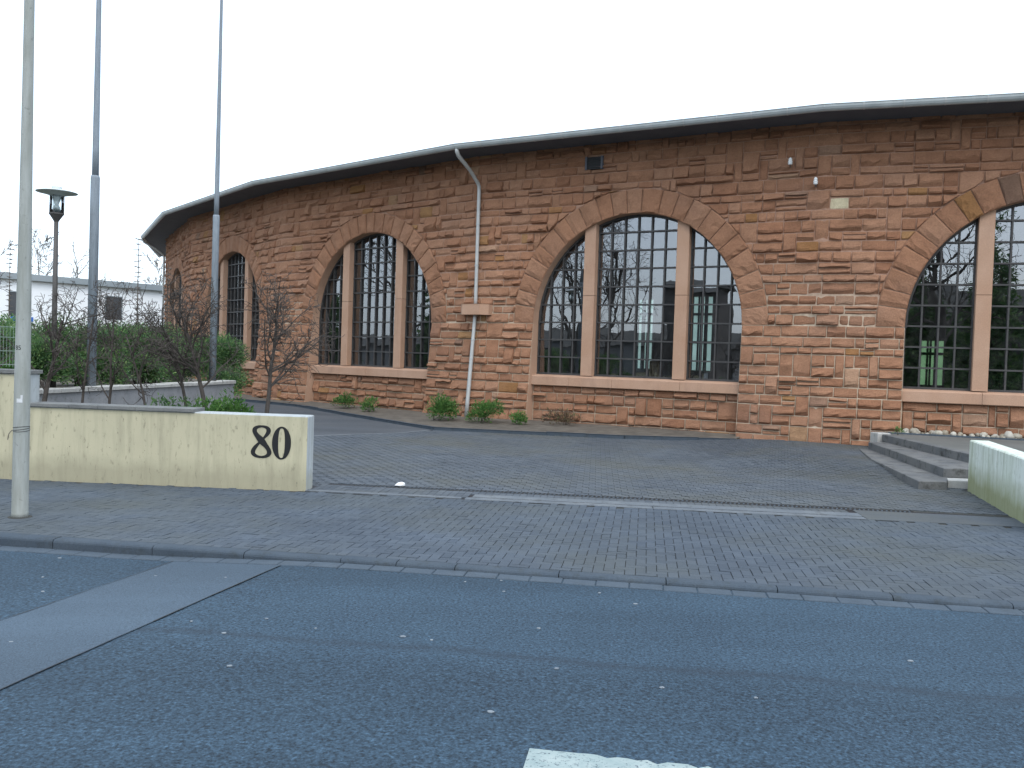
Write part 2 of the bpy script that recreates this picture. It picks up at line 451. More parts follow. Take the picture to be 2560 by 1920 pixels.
class MB:
    def __init__(self):
        self.v, self.f, self.t, self.mi = [], [], [], []
        self.tone, self.mat = 0.5, 0

    def add(self, vs, fs, tone=None, mat=None):
        o = len(self.v)
        self.v.extend(vs)
        tn = self.tone if tone is None else tone
        mm = self.mat if mat is None else mat
        for f in fs:
            self.f.append([i + o for i in f])
            self.t.append(tn)
            self.mi.append(mm)

    def box(self, x0, x1, y0, y1, z0, z1, tone=None, mat=None):
        self.hexa([(x0, y0), (x1, y0), (x1, y1), (x0, y1)], z0, z1, tone=tone, mat=mat)

    def hexa(self, plan, z0, z1, bev=0.0, tone=None, mat=None, bottom=True):
        """prism on a plan polygon (counter-clockwise), optional chamfered top edge; z0/z1 may be lists"""
        n = len(plan)
        zb = z0 if isinstance(z0, (list, tuple)) else [z0] * n
        zt = z1 if isinstance(z1, (list, tuple)) else [z1] * n
        vs = [(p[0], p[1], zb[i]) for i, p in enumerate(plan)]
        fs = []
        if bev > 0:
            cx = sum(p[0] for p in plan) / n
            cy = sum(p[1] for p in plan) / n
            vs += [(p[0], p[1], zt[i] - bev) for i, p in enumerate(plan)]
            for i, p in enumerate(plan):
                a, b = plan[i - 1], plan[(i + 1) % n]
                d1 = Vector((p[0] - a[0], p[1] - a[1])).normalized()
                d2 = Vector((b[0] - p[0], b[1] - p[1])).normalized()
                nn = Vector((-d1.y, d1.x)) + Vector((-d2.y, d2.x))
                nn = nn / max(0.3, (1 + d1.dot(d2)))
                vs.append((p[0] + nn.x * bev, p[1] + nn.y * bev, zt[i]))
            for r in range(2):
                for i in range(n):
                    j = (i + 1) % n
                    fs.append([r * n + i, r * n + j, (r + 1) * n + j, (r + 1) * n + i])
            fs.append(list(range(2 * n, 3 * n)))
        else:
            vs += [(p[0], p[1], zt[i]) for i, p in enumerate(plan)]
            for i in range(n):
                j = (i + 1) % n
                fs.append([i, j, n + j, n + i])
            fs.append(list(range(n, 2 * n)))
        if bottom:
            fs.append(list(range(n - 1, -1, -1)))
        self.add(vs, fs, tone, mat)

    def tube(self, pts, rad, sides=8, cap=True, tone=None, mat=None):
        pts = [Vector(p) for p in pts]
        rr = rad if isinstance(rad, (list, tuple)) else [rad] * len(pts)
        vs, fs = [], []
        ref = None
        for i, p in enumerate(pts):
            d = (pts[min(i + 1, len(pts) - 1)] - pts[max(i - 1, 0)])
            d = d.normalized() if d.length > 1e-9 else Vector((0, 0, 1))
            if ref is None:
                ref = Vector((1, 0, 0)) if abs(d.x) < 0.8 else Vector((0, 1, 0))
            a = (ref - d * ref.dot(d))
            a = a.normalized() if a.length > 1e-6 else d.orthogonal().normalized()
            ref = a
            b = d.cross(a)
            for k in range(sides):
                t = 2 * math.pi * k / sides
                q = p + (a * math.cos(t) + b * math.sin(t)) * rr[i]
                vs.append((q.x, q.y, q.z))
        for i in range(len(pts) - 1):
            for k in range(sides):
                k2 = (k + 1) % sides
                fs.append([i * sides + k, i * sides + k2, (i + 1) * sides + k2, (i + 1) * sides + k])
        if cap:
            fs.append(list(range(sides - 1, -1, -1)))
            fs.append(list(range((len(pts) - 1) * sides, len(pts) * sides)))
        self.add(vs, fs, tone, mat)

    def lathe(self, c, prof, sides=20, tone=None, mat=None):
        vs, fs = [], []
        for r, z in prof:
            for k in range(sides):
                t = 2 * math.pi * k / sides
                vs.append((c[0] + r * math.cos(t), c[1] + r * math.sin(t), c[2] + z))
        for i in range(len(prof) - 1):
            for k in range(sides):
                k2 = (k + 1) % sides
                fs.append([i * sides + k, i * sides + k2, (i + 1) * sides + k2, (i + 1) * sides + k])
        fs.append(list(range(sides - 1, -1, -1)))
        fs.append(list(range((len(prof) - 1) * sides, len(prof) * sides)))
        self.add(vs, fs, tone, mat)

    def build(self, name, mats, parent=None, smooth=False, kind=None, label=None, cat=None, group=None):
        me = bpy.data.meshes.new(name)
        V = np.array(self.v, dtype=float)
        lo, hi = V.min(0), V.max(0)
        org = np.array([(lo[0] + hi[0]) / 2, (lo[1] + hi[1]) / 2, lo[2]])
        me.from_pydata((V - org).tolist(), [], self.f)
        for m in (mats if isinstance(mats, (list, tuple)) else [mats]):
            me.materials.append(m)
        if any(self.mi):
            me.polygons.foreach_set('material_index', self.mi)
        a = me.attributes.new('tone', 'FLOAT', 'FACE')
        a.data.foreach_set('value', self.t)
        if smooth:
            me.polygons.foreach_set('use_smooth', [len(f) <= 4 for f in self.f])
        me.update()
        o = bpy.data.objects.new(name, me)
        COL.objects.link(o)
        o.location = org.tolist()
        WORLD[o] = Vector(org)
        attach(o, parent)
        setp(o, label, cat, group, kind)
        return o


def recalc(o):
    import bmesh
    bm = bmesh.new()
    bm.from_mesh(o.data)
    bmesh.ops.recalc_face_normals(bm, faces=bm.faces)
    bm.to_mesh(o.data)
    bm.free()
    return o


def proj(p):
    """photograph pixel (2560 wide) of a world point, used only to rank pieces by size in view"""
    d = Vector(p) - Vector((0, 0, CAMH))
    y = d.dot(_fw)
    if y < 0.5:
        return None
    return 1280 + FPX * d.dot(_rt) / y, 960 - FPX * d.dot(_up) / y, y


# ------------------------------------------------------------------ plan of the roundhouse
SC = 1.0833
CEN = Vector((27.674, 67.544)) * SC
RG = 51.505 * SC
PH, DA = -1.986, R_(-11)
OVER = 1.2
HG = 7.827 * SC
AP = RG * math.cos(DA / 2) - OVER
RW = AP / math.cos(DA / 2)
SIDE = 2 * RW * math.sin(-DA / 2)
WR, WZ, VR = 3.2, 3.12, 3.88          # window radius, springing height, outer radius of the arch
SILL_T, SILL_B = 1.58, 1.24
HWALL = 8.62


def corner(k, r=None):
    a = PH + k * DA
    r = RW if r is None else r
    return CEN + Vector((math.cos(a), math.sin(a))) * r


FAC = {}
for k in range(-2, 6):
    a_, b_ = corner(k + 1), corner(k)
    u_ = (b_ - a_).normalized()
    FAC[k] = ((a_ + b_) / 2, u_, Vector((u_.y, -u_.x)))


MITRE = math.tan(-DA / 2) / (SIDE / 2)


def fw(s, z, n):
    """s runs along the facade (0 = middle of the facet facing the gate, growing to the right)"""
    k = min(4, max(-1, round(-s / SIDE)))
    m, u, nn = FAC[k]
    p = m + u * ((s + k * SIDE) * (1 + n * MITRE)) + nn * n      # mitred at the corners of the polygon
    return (p.x, p.y, z)


def batter(z):
    return 0.30 * (1 - z / 3.3) if z < 3.3 else 0.0


# ------------------------------------------------------------------ setting: ground, road, pavement
g = MB()
g.add([(-260, -160, -0.22), (260, -160, -0.22), (260, 420, -0.22), (-260, 420, -0.22)], [[0, 1, 2, 3]])
g.build('ground', M['earth'], kind='structure')

K0 = Vector((-5.15, 9.02))
KD = Vector((9.59, -1.44)).normalized()
KW = Vector((-KD.y, KD.x))


def kp(t, w):
    p = K0 + KD * t + KW * w
    return p.x, p.y


def smooth01(x):
    x = min(1, max(0, x))
    return x * x * (3 - 2 * x)


def road_z(t):
    return -0.105 + 0.060 * smooth01((t - 1.2) / 2.6)


road = MB()
ts = [-60, -20, -10, -5] + [i * 0.4 for i in range(0, 16)] + [8, 15, 30, 60]
for i in range(len(ts) - 1):
    a, b = ts[i], ts[i + 1]
    za, zb = road_z(a), road_z(b)
    road.add([(*kp(a, -13), za), (*kp(b, -13), zb), (*kp(b, 0.02), zb), (*kp(a, 0.02), za)], [[0, 1, 2, 3]])
road_o = road.build('road', M['asphalt'], kind='structure')


def on_road(x, y):
    d = Vector((x, y)) - K0
    return road_z(d.dot(KD))


# repair strip across the road, with bitumen seams on its edges
pl = [(-3.86, 6.0), (-3.74, 6.57), (-3.50, 7.5), (-3.24, 8.47)]
pr_ = [(-3.10, 4.5), (-2.94, 5.17), (-2.58, 6.6), (-2.17, 8.30)]
st = MB()
rngp = random.Random(3)
NP_ = 24


def lerp2(A, B, t):
    return A[0] + (B[0] - A[0]) * t, A[1] + (B[1] - A[1]) * t


def edge_pts(a, b, jit):
    out = []
    for i in range(NP_ + 1):
        x, y = lerp2(a, b, i / NP_)
        out.append((x + rngp.uniform(-jit, jit), y))
    return out


Lp = edge_pts((-5.55, -0.5), (-3.20, 8.52), 0.008)
Rp = edge_pts((-4.30, -0.5), (-2.13, 8.36), 0.008)
for i in range(NP_):
    q = [Lp[i], Rp[i], Rp[i + 1], Lp[i + 1]]
    st.add([(x, y, on_road(x, y) + 0.005) for x, y in q], [[0, 1, 2, 3]])
st.build('patch', M['patch'], road_o)
for P in (Lp, Rp):
    sm = MB()
    for i in range(NP_):
        w0 = rngp.uniform(0.002, 0.007)
        q = [(P[i][0] - w0, P[i][1]), (P[i][0] + w0, P[i][1]), (P[i + 1][0] + w0, P[i + 1][1]), (P[i + 1][0] - w0, P[i + 1][1])]
        sm.add([(x, y, on_road(x, y) + 0.009) for x, y in q], [[0, 1, 2, 3]])
    sm.build('seam', M['seam'], road_o)

# dashed centre line with a frayed outline
ln = MB()
o0 = Vector((0.153, 4.543))
LD = Vector((0.985, -0.155)).normalized()
LN = Vector((LD.y, -LD.x))
n_ = 60
rl = random.Random(5)
top = [(i / n_ * 3.0, rl.uniform(0, 0.006) + (0.045 * rl.random() ** 1.6 if i > 7 else 0)) for i in range(n_ + 1)]
for i in range(n_):
    a, b = top[i], top[i + 1]
    q = [o0 + LD * a[0] + LN * 0.25, o0 + LD * b[0] + LN * 0.25, o0 + LD * b[0] + LN * b[1], o0 + LD * a[0] + LN * a[1]]
    ln.add([(p.x, p.y, on_road(p.x, p.y) + 0.004) for p in q], [[0, 1, 2, 3]])
ln.build('lane_marking', M['paint'], road_o, label='worn white centre line dash')

# flattened gum and petals on the road
GUM = [(-3.14, 7.94), (-2.49, 7.88), (-2.31, 6.53), (-1.98, 6.26), (-1.78, 6.63), (-1.37, 6.43), (-4.1, 7.84), (-3.85, 7.37), (-0.72, 6.31),
       (-0.51, 6.25), (0.26, 6.61), (-0.01, 7.64), (-0.04, 8.02), (-0.36, 7.93), (0.82, 7.7), (1.09, 7.38), (0.99, 5.47), (-0.06, 5.0),
       (-1.73, 5.6), (-3.36, 6.03), (0.35, 5.75), (-4.32, 8.57), (2.83, 6.14), (1.54, 5.35)]
rg = random.Random(11)
for x, y in GUM:
    b = MB()
    r = rg.uniform(0.008, 0.016)
    pl_ = []
    for k in range(9):
        a = 2 * math.pi * k / 9
        rr = r * rg.uniform(0.75, 1.2)
        pl_.append((x + rr * 1.35 * math.cos(a), y + rr * math.sin(a)))
    z = on_road(x, y)
    b.hexa(pl_, z + 0.001, z + 0.007, 0.002)
    b.build('gum_spot', M['gum'], road_o)

# gutter stones and kerb stones
gut = MB()
gut.add([(*kp(-12, -0.2), -0.12), (*kp(18, -0.2), -0.12), (*kp(18, 0.0), -0.12), (*kp(-12, 0.0), -0.12)], [[0, 1, 2, 3]])
gut_o = gut.build('gutter_channel', M['joint'], kind='structure')
t = -9.0
rk = random.Random(21)
while t < 16:
    L_ = 0.30
    b = MB()
    dz = rk.uniform(-0.002, 0.003)
    z0, z1 = road_z(t) + 0.008 + dz, road_z(t + L_) + 0.008 + dz
    pq = [kp(t + 0.004, -0.185), kp(t + L_ - 0.004, -0.185), kp(t + L_ - 0.004, -0.006), kp(t + 0.004, -0.006)]
    b.hexa(pq, -0.16, [z0, z1, z1, z0], 0.006, tone=rk.random())
    b.build('gutter_stone', M['gutterstone'], gut_o)
    t += L_ + 0.001

kb = MB()
kb.add([(*kp(-12, 0.01), -0.15), (*kp(18, 0.01), -0.15), (*kp(18, 0.14), -0.15), (*kp(-12, 0.14), -0.15)], [[0, 1, 2, 3]])
kerb_o = kb.build('kerb', M['joint'], kind='structure')
joints = [-9.4, -8.4, -7.4, -6.4, -5.4, -4.4, -3.4, -2.4, -1.4, -0.42, 0.58, 1.66, 2.62, 3.60, 4.15, 4.72, 5.7, 6.68, 7.66, 8.64, 9.62, 10.6, 11.6, 12.6, 13.6, 14.6, 15.6]
for a, b_ in zip(joints, joints[1:]):
    b = MB()
    a2, b2 = a + 0.004, b_ - 0.004
    prof = [(0.0, -0.16), (0.0, -0.034), (0.006, -0.018), (0.022, -0.005), (0.045, 0.0), (0.145, 0.0), (0.145, -0.16)]
    dz = rk.uniform(-0.003, 0.003)
    vs_, fs_ = [], []
    for tt in (a2, b2):
        for w, z in prof:
            vs_.append((*kp(tt, w), z + dz))
    n = len(prof)
    for i in range(n):
        j = (i + 1) % n
        fs_.append([i, n + i, n + j, j])
    fs_ += [list(range(n)), list(range(2 * n - 1, n - 1, -1))]
    b.add(vs_, fs_, rk.random())
    b.build('kerb_stone', M['kerb'], kerb_o)

# pavement: herringbone block paving
FRONT = [(-30.0, 14.08), (-7.4, 12.86), (-2.88, 12.615), (5.44, 11.715), (16.0, 10.6)]


def front_y(x):
    for (x0, y0), (x1, y1) in zip(FRONT, FRONT[1:]):
        if x0 <= x <= x1:
            return y0 + (y1 - y0) * (x - x0) / (x1 - x0)
    return 13.0


pv = MB()
xs = [-30, -16, -10, -7.4, -5, -2.88, 0, 2.5, 5.44, 9, 16]
for x0, x1 in zip(xs, xs[1:]):
    def ky(x):
        return K0.y + (x - K0.x) * KD.y / KD.x + 0.14
    pv.add([(x0, ky(x0), -0.012), (x1, ky(x1), -0.012), (x1, front_y(x1) + 0.02, -0.012), (x0, front_y(x0) + 0.02, -0.012)], [[0, 1, 2, 3]])
pave_o = pv.build('pavement', M['joint'], kind='structure')

blocks = []
B_ = 0.1
rb = random.Random(31)
for i in range(-110, 170):
    for j in range(-30, 90):
        q = (i - j) % 4
        # 2x1 herringbone on a grid of 0.1 m cells
        if q == 0:
            blocks.append((i, j, 2, 1))
        elif q == 2:
            blocks.append((i, j - 1, 1, 2)) if False else None
for i in range(-110, 170):
    for j in range(-30, 90):
        if (i - j) % 4 == 3:
            blocks.append((i, j, 1, 2))
keep = []
for (i, j, w, h) in blocks:
    t0, w0 = i * B_, 0.152 + j * B_
    cx, cy = kp(t0 + w * B_ / 2, w0 + h * B_ / 2)
    if w0 + h * B_ < 0.17 or cy > front_y(cx) - 0.035 or cx < -10.5 or cx > 10.5:
        continue
    pp = proj((cx, cy, 0))
    keep.append((t0, w0, w * B_, h * B_, cx, cy, pp))


def in_view(pp):
    return pp and -10 < pp[0] < 2570 and -10 < pp[1] < 1930


keep.sort(key=lambda k: -(1.0 / k[6][2] ** 3 if in_view(k[6]) else 0))
field = MB()
for n, (t0, w0, w, h, cx, cy, pp) in enumerate(keep):
    mb = MB() if n < 300 else field
    g_ = 0.0028
    dz = rb.gauss(0, 0.0013)
    tx, ty = rb.gauss(0, 0.0011), rb.gauss(0, 0.0011)
    w00 = max(w0, 0.149)
    pq = [kp(t0 + g_, w00 + g_), kp(t0 + w - g_, w00 + g_), kp(t0 + w - g_, w0 + h - g_), kp(t0 + g_, w0 + h - g_)]
    mb.hexa(pq, -0.05, [dz - tx - ty, dz + tx - ty, dz + tx + ty, dz - tx + ty], 0.0035, tone=rb.random(), bottom=False)
    if n < 300:
        mb.build('paver', M['paver'], pave_o)
field.build('paver_field', M['paver'], pave_o, kind='stuff')

# driveway of interlocking blocks
DRAIN = [(-2.95, 13.52), (5.66, 12.70)]


def drive_rise(x, y):
    return 0.11 * smooth01((y - 15.3) / 3.6) * smooth01((x - 4.0) / 3.3)


DR_POLY = [(-3.25, 13.0), (-2.6, 13.5), (5.66, 12.72), (7.2, 12.5), (9.2, 21.6), (8.2, 22.9), (6.1, 23.6), (2.99, 23.33), (-2.08, 24.16), (-2.83, 22.79), (-4.66, 21.22), (-7.7, 18.6), (-8.2, 16.3), (-3.4, 14.75)]


def inside(p, poly):
    x, y = p
    c = False
    for i in range(len(poly)):
        x0, y0 = poly[i - 1]
        x1, y1 = poly[i]
        if (y0 > y) != (y1 > y) and x < (x1 - x0) * (y - y0) / (y1 - y0) + x0:
            c = not c
    return c


dv = MB()
NXg, NYg = 40, 40
for i in range(NXg):
    for j in range(NYg):
        x0, x1 = -9 + 22 * i / NXg, -9 + 22 * (i + 1) / NXg
        y0, y1 = 12.3 + 16 * j / NYg, 12.3 + 16 * (j + 1) / NYg
        if y1 < front_y(x1) + 0.9 and x1 < 7:
            pass
        dv.add([(x, y, drive_rise(x, y) - 0.010) for x, y in ((x0, y0), (x1, y0), (x1, y1), (x0, y1))], [[0, 1, 2, 3]])
drive_o = dv.build('driveway', M['joint'], kind='structure')
db = MB()
dd = Vector((0.9955, -0.095)).normalized()
dn = Vector((-dd.y, dd.x))
rd = random.Random(41)
PW, PH_ = 0.2, 0.165
org = Vector((-2.6, 13.5))
for j in range(-4, 80):
    for i in range(-60, 75):
        t0 = i * PW + (PW / 2 if j % 2 else 0)
        w0 = j * PH_
        c = org + dd * (t0 + PW / 2) + dn * (w0 + PH_ / 2)
        if not inside((c.x, c.y), DR_POLY):
            continue
        z = drive_rise(c.x, c.y) + rd.gauss(0, 0.0016)
        ins = 0.006
        zz = 0.022
        out = [(0, 0), (PW * .25, zz), (PW * .75, -zz), (PW, 0), (PW, PH_), (PW * .75, PH_ - zz), (PW * .25, PH_ + zz), (0, PH_)]
        pq = []
        for (a, b) in out:
            a2 = ins if a == 0 else (PW - ins if a == PW else a)
            b2 = b + (ins if b < PH_ / 2 else -ins)
            p = org + dd * (t0 + a2) + dn * (w0 + b2)
            pq.append((p.x, p.y))
        db.hexa(pq, z - 0.03, z, 0, tone=rd.random(), bottom=False)
db.build('paver_field', M['paver2'], drive_o, kind='stuff')

# asphalt lane behind, running round the building
la = MB()
LANE = [(-4.66, 21.22), (-2.83, 22.79), (-2.08, 24.10), (-4.73, 27.82), (-7.83, 32.63), (-11.5, 35.85), (-16, 41.0), (-24, 56), (-32, 56), (-15.5, 30), (-9.2, 25.6), (-8.1, 25.3), (-8.2, 20.5), (-7.8, 18.5)]
la.add([(x, y, 0.002) for x, y in LANE], [list(range(len(LANE)))])
la.build('lane', M['lane'], kind='structure')
lk = MB()
for q0, q1 in zip([(-7.75, 18.55), (-4.66, 21.22), (-2.83, 22.79)], [(-4.66, 21.22), (-2.83, 22.79), (-2.2, 23.9)]):
    d = (Vector(q1) - Vector(q0)).normalized() * 0.06
    nn = Vector((-d.y, d.x))
    lk.hexa([(q0[0] - nn.x, q0[1] - nn.y), (q1[0] - nn.x, q1[1] - nn.y), (q1[0] + nn.x, q1[1] + nn.y), (q0[0] + nn.x, q0[1] + nn.y)], -0.05, 0.012)
lk.build('edging_strip', M['concrete'], kind='structure')

# sliding-gate track and slot drain across the entrance
A0, A1 = Vector((-2.90, 12.62)), Vector((7.6, 11.485))
AD = (A1 - A0).normalized()
AN = Vector((-AD.y, AD.x))


def ap_(t, w):
    p = A0 + AD * t + AN * w
    return (p.x, p.y)


tr = MB()
tr.add([(*ap_(-0.1, -0.01), -0.006), (*ap_(10.5, -0.01), -0.006), (*ap_(10.5, 0.9), -0.006), (*ap_(-0.1, 0.9), -0.006)], [[0, 1, 2, 3]])
track_o = tr.build('gate_track', M['seam'], kind='structure')


def strip(t0, t1, w0, w1, z, m, name, par, bev=0.004):
    b = MB()
    b.hexa([ap_(t0, w0), ap_(t1, w0), ap_(t1, w1), ap_(t0, w1)], -0.05, z, bev)
    return b.build(name, m, par)


strip(0.0, 2.25, 0.02, 0.13, 0.010, M['concrete'], 'concrete_strip', track_o)
strip(2.30, 4.9, 0.0, 0.17, 0.004, M['concrete'], 'concrete_strip', track_o)
strip(4.91, 7.72, 0.0, 0.17, 0.004, M['concrete'], 'concrete_strip', track_o)
strip(7.73, 10.5, 0.0, 0.40, 0.004, M['paver2'], 'concrete_strip', track_o)
strip(2.38, 7.72, 0.215, 0.46, 0.007, M['concrete'], 'concrete_strip', track_o)
strip(7.73, 10.5, 0.402, 0.75, 0.004, M['paver2'], 'concrete_strip', track_o)
fill = MB()
rf = random.Random(52)
for i in range(0, 78):
    t0 = 0.02 + i * 0.1
    w0 = 0.14 if t0 < 2.3 else 0.47
    if t0 > 7.6:
        break
    w = w0
    while w < 0.72:
        fill.hexa([ap_(t0 + .003, w), ap_(t0 + .097, w), ap_(t0 + .097, min(w + .19, .74)), ap_(t0 + .003, min(w + .19, .74))], -0.03, rf.gauss(0.001, 0.001), tone=rf.random(), bottom=False)
        w += 0.196
fill.build('paver_field', M['paver2'], track_o, kind='stuff')
dr = MB()
dr.add([(*ap_(0.5, 0.74), -0.05), (*ap_(8.6, 0.70), -0.05), (*ap_(8.6, 0.86), -0.05), (*ap_(0.5, 0.90), -0.05)], [[0, 1, 2, 3]])
for a, b in (((0.5, 0.745), (8.6, 0.745)), ((0.5, 0.88), (8.6, 0.88))):
    dr.hexa([ap_(a[0], a[1]), ap_(b[0], b[1]), ap_(b[0], b[1] + 0.018), ap_(a[0], a[1] + 0.018)], -0.05, 0.006, mat=0)
for i in range(int(8.1 / 0.062)):
    t0 = 0.5 + i * 0.062
    dr.hexa([ap_(t0, 0.76), ap_(t0 + 0.026, 0.76), ap_(t0 + 0.056, 0.882), ap_(t0 + 0.030, 0.882)], -0.03, 0.003, mat=1)
dr.build('slot_drain', [M['iron'], M['kerb']], label='dark slotted drain channel across the driveway entrance', cat='drain')

# crumpled paper by the drain
pb = MB()
rp = random.Random(8)
for k in range(2):
    c = (-1.62 + 0.06 * k, 13.36, 0.02)
    ring = []
    for r, z in ((0.03, 0.0), (0.075, 0.015), (0.06, 0.05), (0.02, 0.062)):
        ring.append([(c[0] + r * rp.uniform(.7, 1.3) * math.cos(a), c[1] + r * .7 * rp.uniform(.7, 1.3) * math.sin(a), z + rp.uniform(-.006, .006) + 0.006) for a in [i * math.pi / 4 for i in range(8)]])
    vs_ = [p for q in ring for p in q]
    fs_ = [[i * 8 + k2, i * 8 + (k2 + 1) % 8, (i + 1) * 8 + (k2 + 1) % 8, (i + 1) * 8 + k2] for i in range(3) for k2 in range(8)] + [list(range(24, 32))]
    pb.add(vs_, fs_)
    break
pb.build('paper_scrap', M['paper'], label='crumpled white paper scrap lying on the slot drain', cat='litter')

# planting bed along the foot of the facade
EDGE = [(5.95, 23.55), (2.99, 23.33), (-2.08, 24.16), (-4.73, 27.88), (-7.83, 32.69), (-11.5, 35.9), (-15.2, 41.2)]
bed = MB()
top_pts, back = [], []
for i in range(len(EDGE) - 1):
    for q in range(6):
        x, y = lerp2(EDGE[i], EDGE[i + 1], q / 6)
        top_pts.append((x, y))
top_pts.append(EDGE[-1])
for idx, (x, y) in enumerate(top_pts):
    tt = idx / (len(top_pts) - 1)
    s = 3.4 + (-3.1 * SIDE - 3.4) * tt
    # nearest facade foot
    best = min(((Vector(fw(ss, 0, 0.1)[:2]) - Vector((x, y))).length, ss) for ss in [3.6 - i * 0.2 for i in range(190)])
    back.append(fw(best[1], 0, 0.05)[:2])
rs = random.Random(61)
NB = 5
rows = []
for j in range(NB + 1):
    f_ = j / NB
    rows.append([(*lerp2(a, b, f_), 0.055 + 0.10 * f_ + rs.uniform(-.012, .012)) for a, b in zip(top_pts, back)])
vs_ = [p for r in rows for p in r]
n = len(top_pts)
bed.add(vs_, [[j * n + i + 1, j * n + i, (j + 1) * n + i, (j + 1) * n + i + 1] for j in range(NB) for i in range(n - 1)])
bed_o = bed.build('planting_bed', M['soil'], kind='structure', smooth=True)
for i in range(len(EDGE) - 1):
    a, b = Vector(EDGE[i]), Vector(EDGE[i + 1])
    L_ = (b - a).length
    d = (b - a).normalized()
    nn = Vector((d.y, -d.x))
    m_ = max(1, round(L_ / 1.0))
    for q in range(m_):
        p0, p1 = a + d * (L_ * q / m_ + 0.004), a + d * (L_ * (q + 1) / m_ - 0.004)
        bb = MB()
        dz = rs.uniform(-0.01, 0.01)
        bb.hexa([(p0.x, p0.y), (p0.x + nn.x * .08, p0.y + nn.y * .08), (p1.x + nn.x * .08, p1.y + nn.y * .08), (p1.x, p1.y)][::-1] if False else
                [(p0.x - nn.x * .04, p0.y - nn.y * .04), (p1.x - nn.x * .04, p1.y - nn.y * .04), (p1.x + nn.x * .05, p1.y + nn.y * .05), (p0.x + nn.x * .05, p0.y + nn.y * .05)],
                -0.05, 0.09 + dz, 0.012)
        recalc(bb.build('edging_stone', M['kerb'], bed_o))

# ------------------------------------------------------------------ roundhouse
rh = empty('roundhouse', (*corner(0), 0), 'long curved red sandstone building with arched windows and dark eaves', 'building')

core = MB()
rev = {}
inner = MB()
KF = range(-1, 5)
NA = 28
for k in KF:
    s0 = -k * SIDE
    hs = SIDE / 2

    def quad(pts, mb=core, flip=False, mat=0):
        mb.add([fw(s, z, n) if abs(s - s0) < hs - 1e-6 else tuple((FAC[k][0] + FAC[k][1] * ((s - s0) * (1 + n * MITRE)) + FAC[k][2] * n)) + (z,) for s, z, n in pts], [[0, 1, 2, 3] if not flip else [3, 2, 1, 0]], mat=mat)

    zr = [0 - 0.2, 0.5, 1.24, 2.0, 2.6, WZ]
    for a, b in ((-hs, -WR), (WR, hs)):
        for z0, z1 in zip(zr, zr[1:]):
            quad([(s0 + a, z0, batter(z0)), (s0 + b, z0, batter(z0)), (s0 + b, z1, batter(z1)), (s0 + a, z1, batter(z1))])
        quad([(s0 + a, WZ, batter(WZ)), (s0 + b, WZ, batter(WZ)), (s0 + b, HWALL, 0), (s0 + a, HWALL, 0)])
        quad([(s0 + a, -0.2, -0.5), (s0 + b, -0.2, -0.5), (s0 + b, HWALL, -0.5), (s0 + a, HWALL, -0.5)], inner, True)
    # pier cheeks down to the spandrel
    for sg in (-1, 1):
        for z0, z1 in zip(zr, zr[1:]):
            quad([(s0 + sg * WR, z0, batter(z0)), (s0 + sg * WR, z0, -0.5), (s0 + sg * WR, z1, -0.5), (s0 + sg * WR, z1, batter(z1))], flip=(sg > 0), mat=1)
    # over the arch
    pts = [(WR * math.cos(math.pi * i / NA), WZ + WR * math.sin(math.pi * i / NA)) for i in range(NA + 1)][::-1]
    for (u0, z0), (u1, z1) in zip(pts, pts[1:]):
        quad([(s0 + u0, z0, 0), (s0 + u1, z1, 0), (s0 + u1, HWALL, 0), (s0 + u0, HWALL, 0)])
        quad([(s0 + u0, z0, -0.5), (s0 + u1, z1, -0.5), (s0 + u1, HWALL, -0.5), (s0 + u0, HWALL, -0.5)], inner, True)
        quad([(s0 + u0, z0, 0.05), (s0 + u0, z0, -0.5), (s0 + u1, z1, -0.5), (s0 + u1, z1, 0.05)], mat=1)
    # spandrel under the sill
    quad([(s0 - WR, -0.2, -0.10), (s0 + WR, -0.2, -0.10), (s0 + WR, SILL_B + .02, -0.10), (s0 - WR, SILL_B + .02, -0.10)])
    quad([(s0 - WR, -0.2, -0.5), (s0 + WR, -0.2, -0.5), (s0 + WR, SILL_T - .05, -0.5), (s0 - WR, SILL_T - .05, -0.5)], inner, True)
wall_o = core.build('wall', [M['mortar'], M['dressed']], rh)


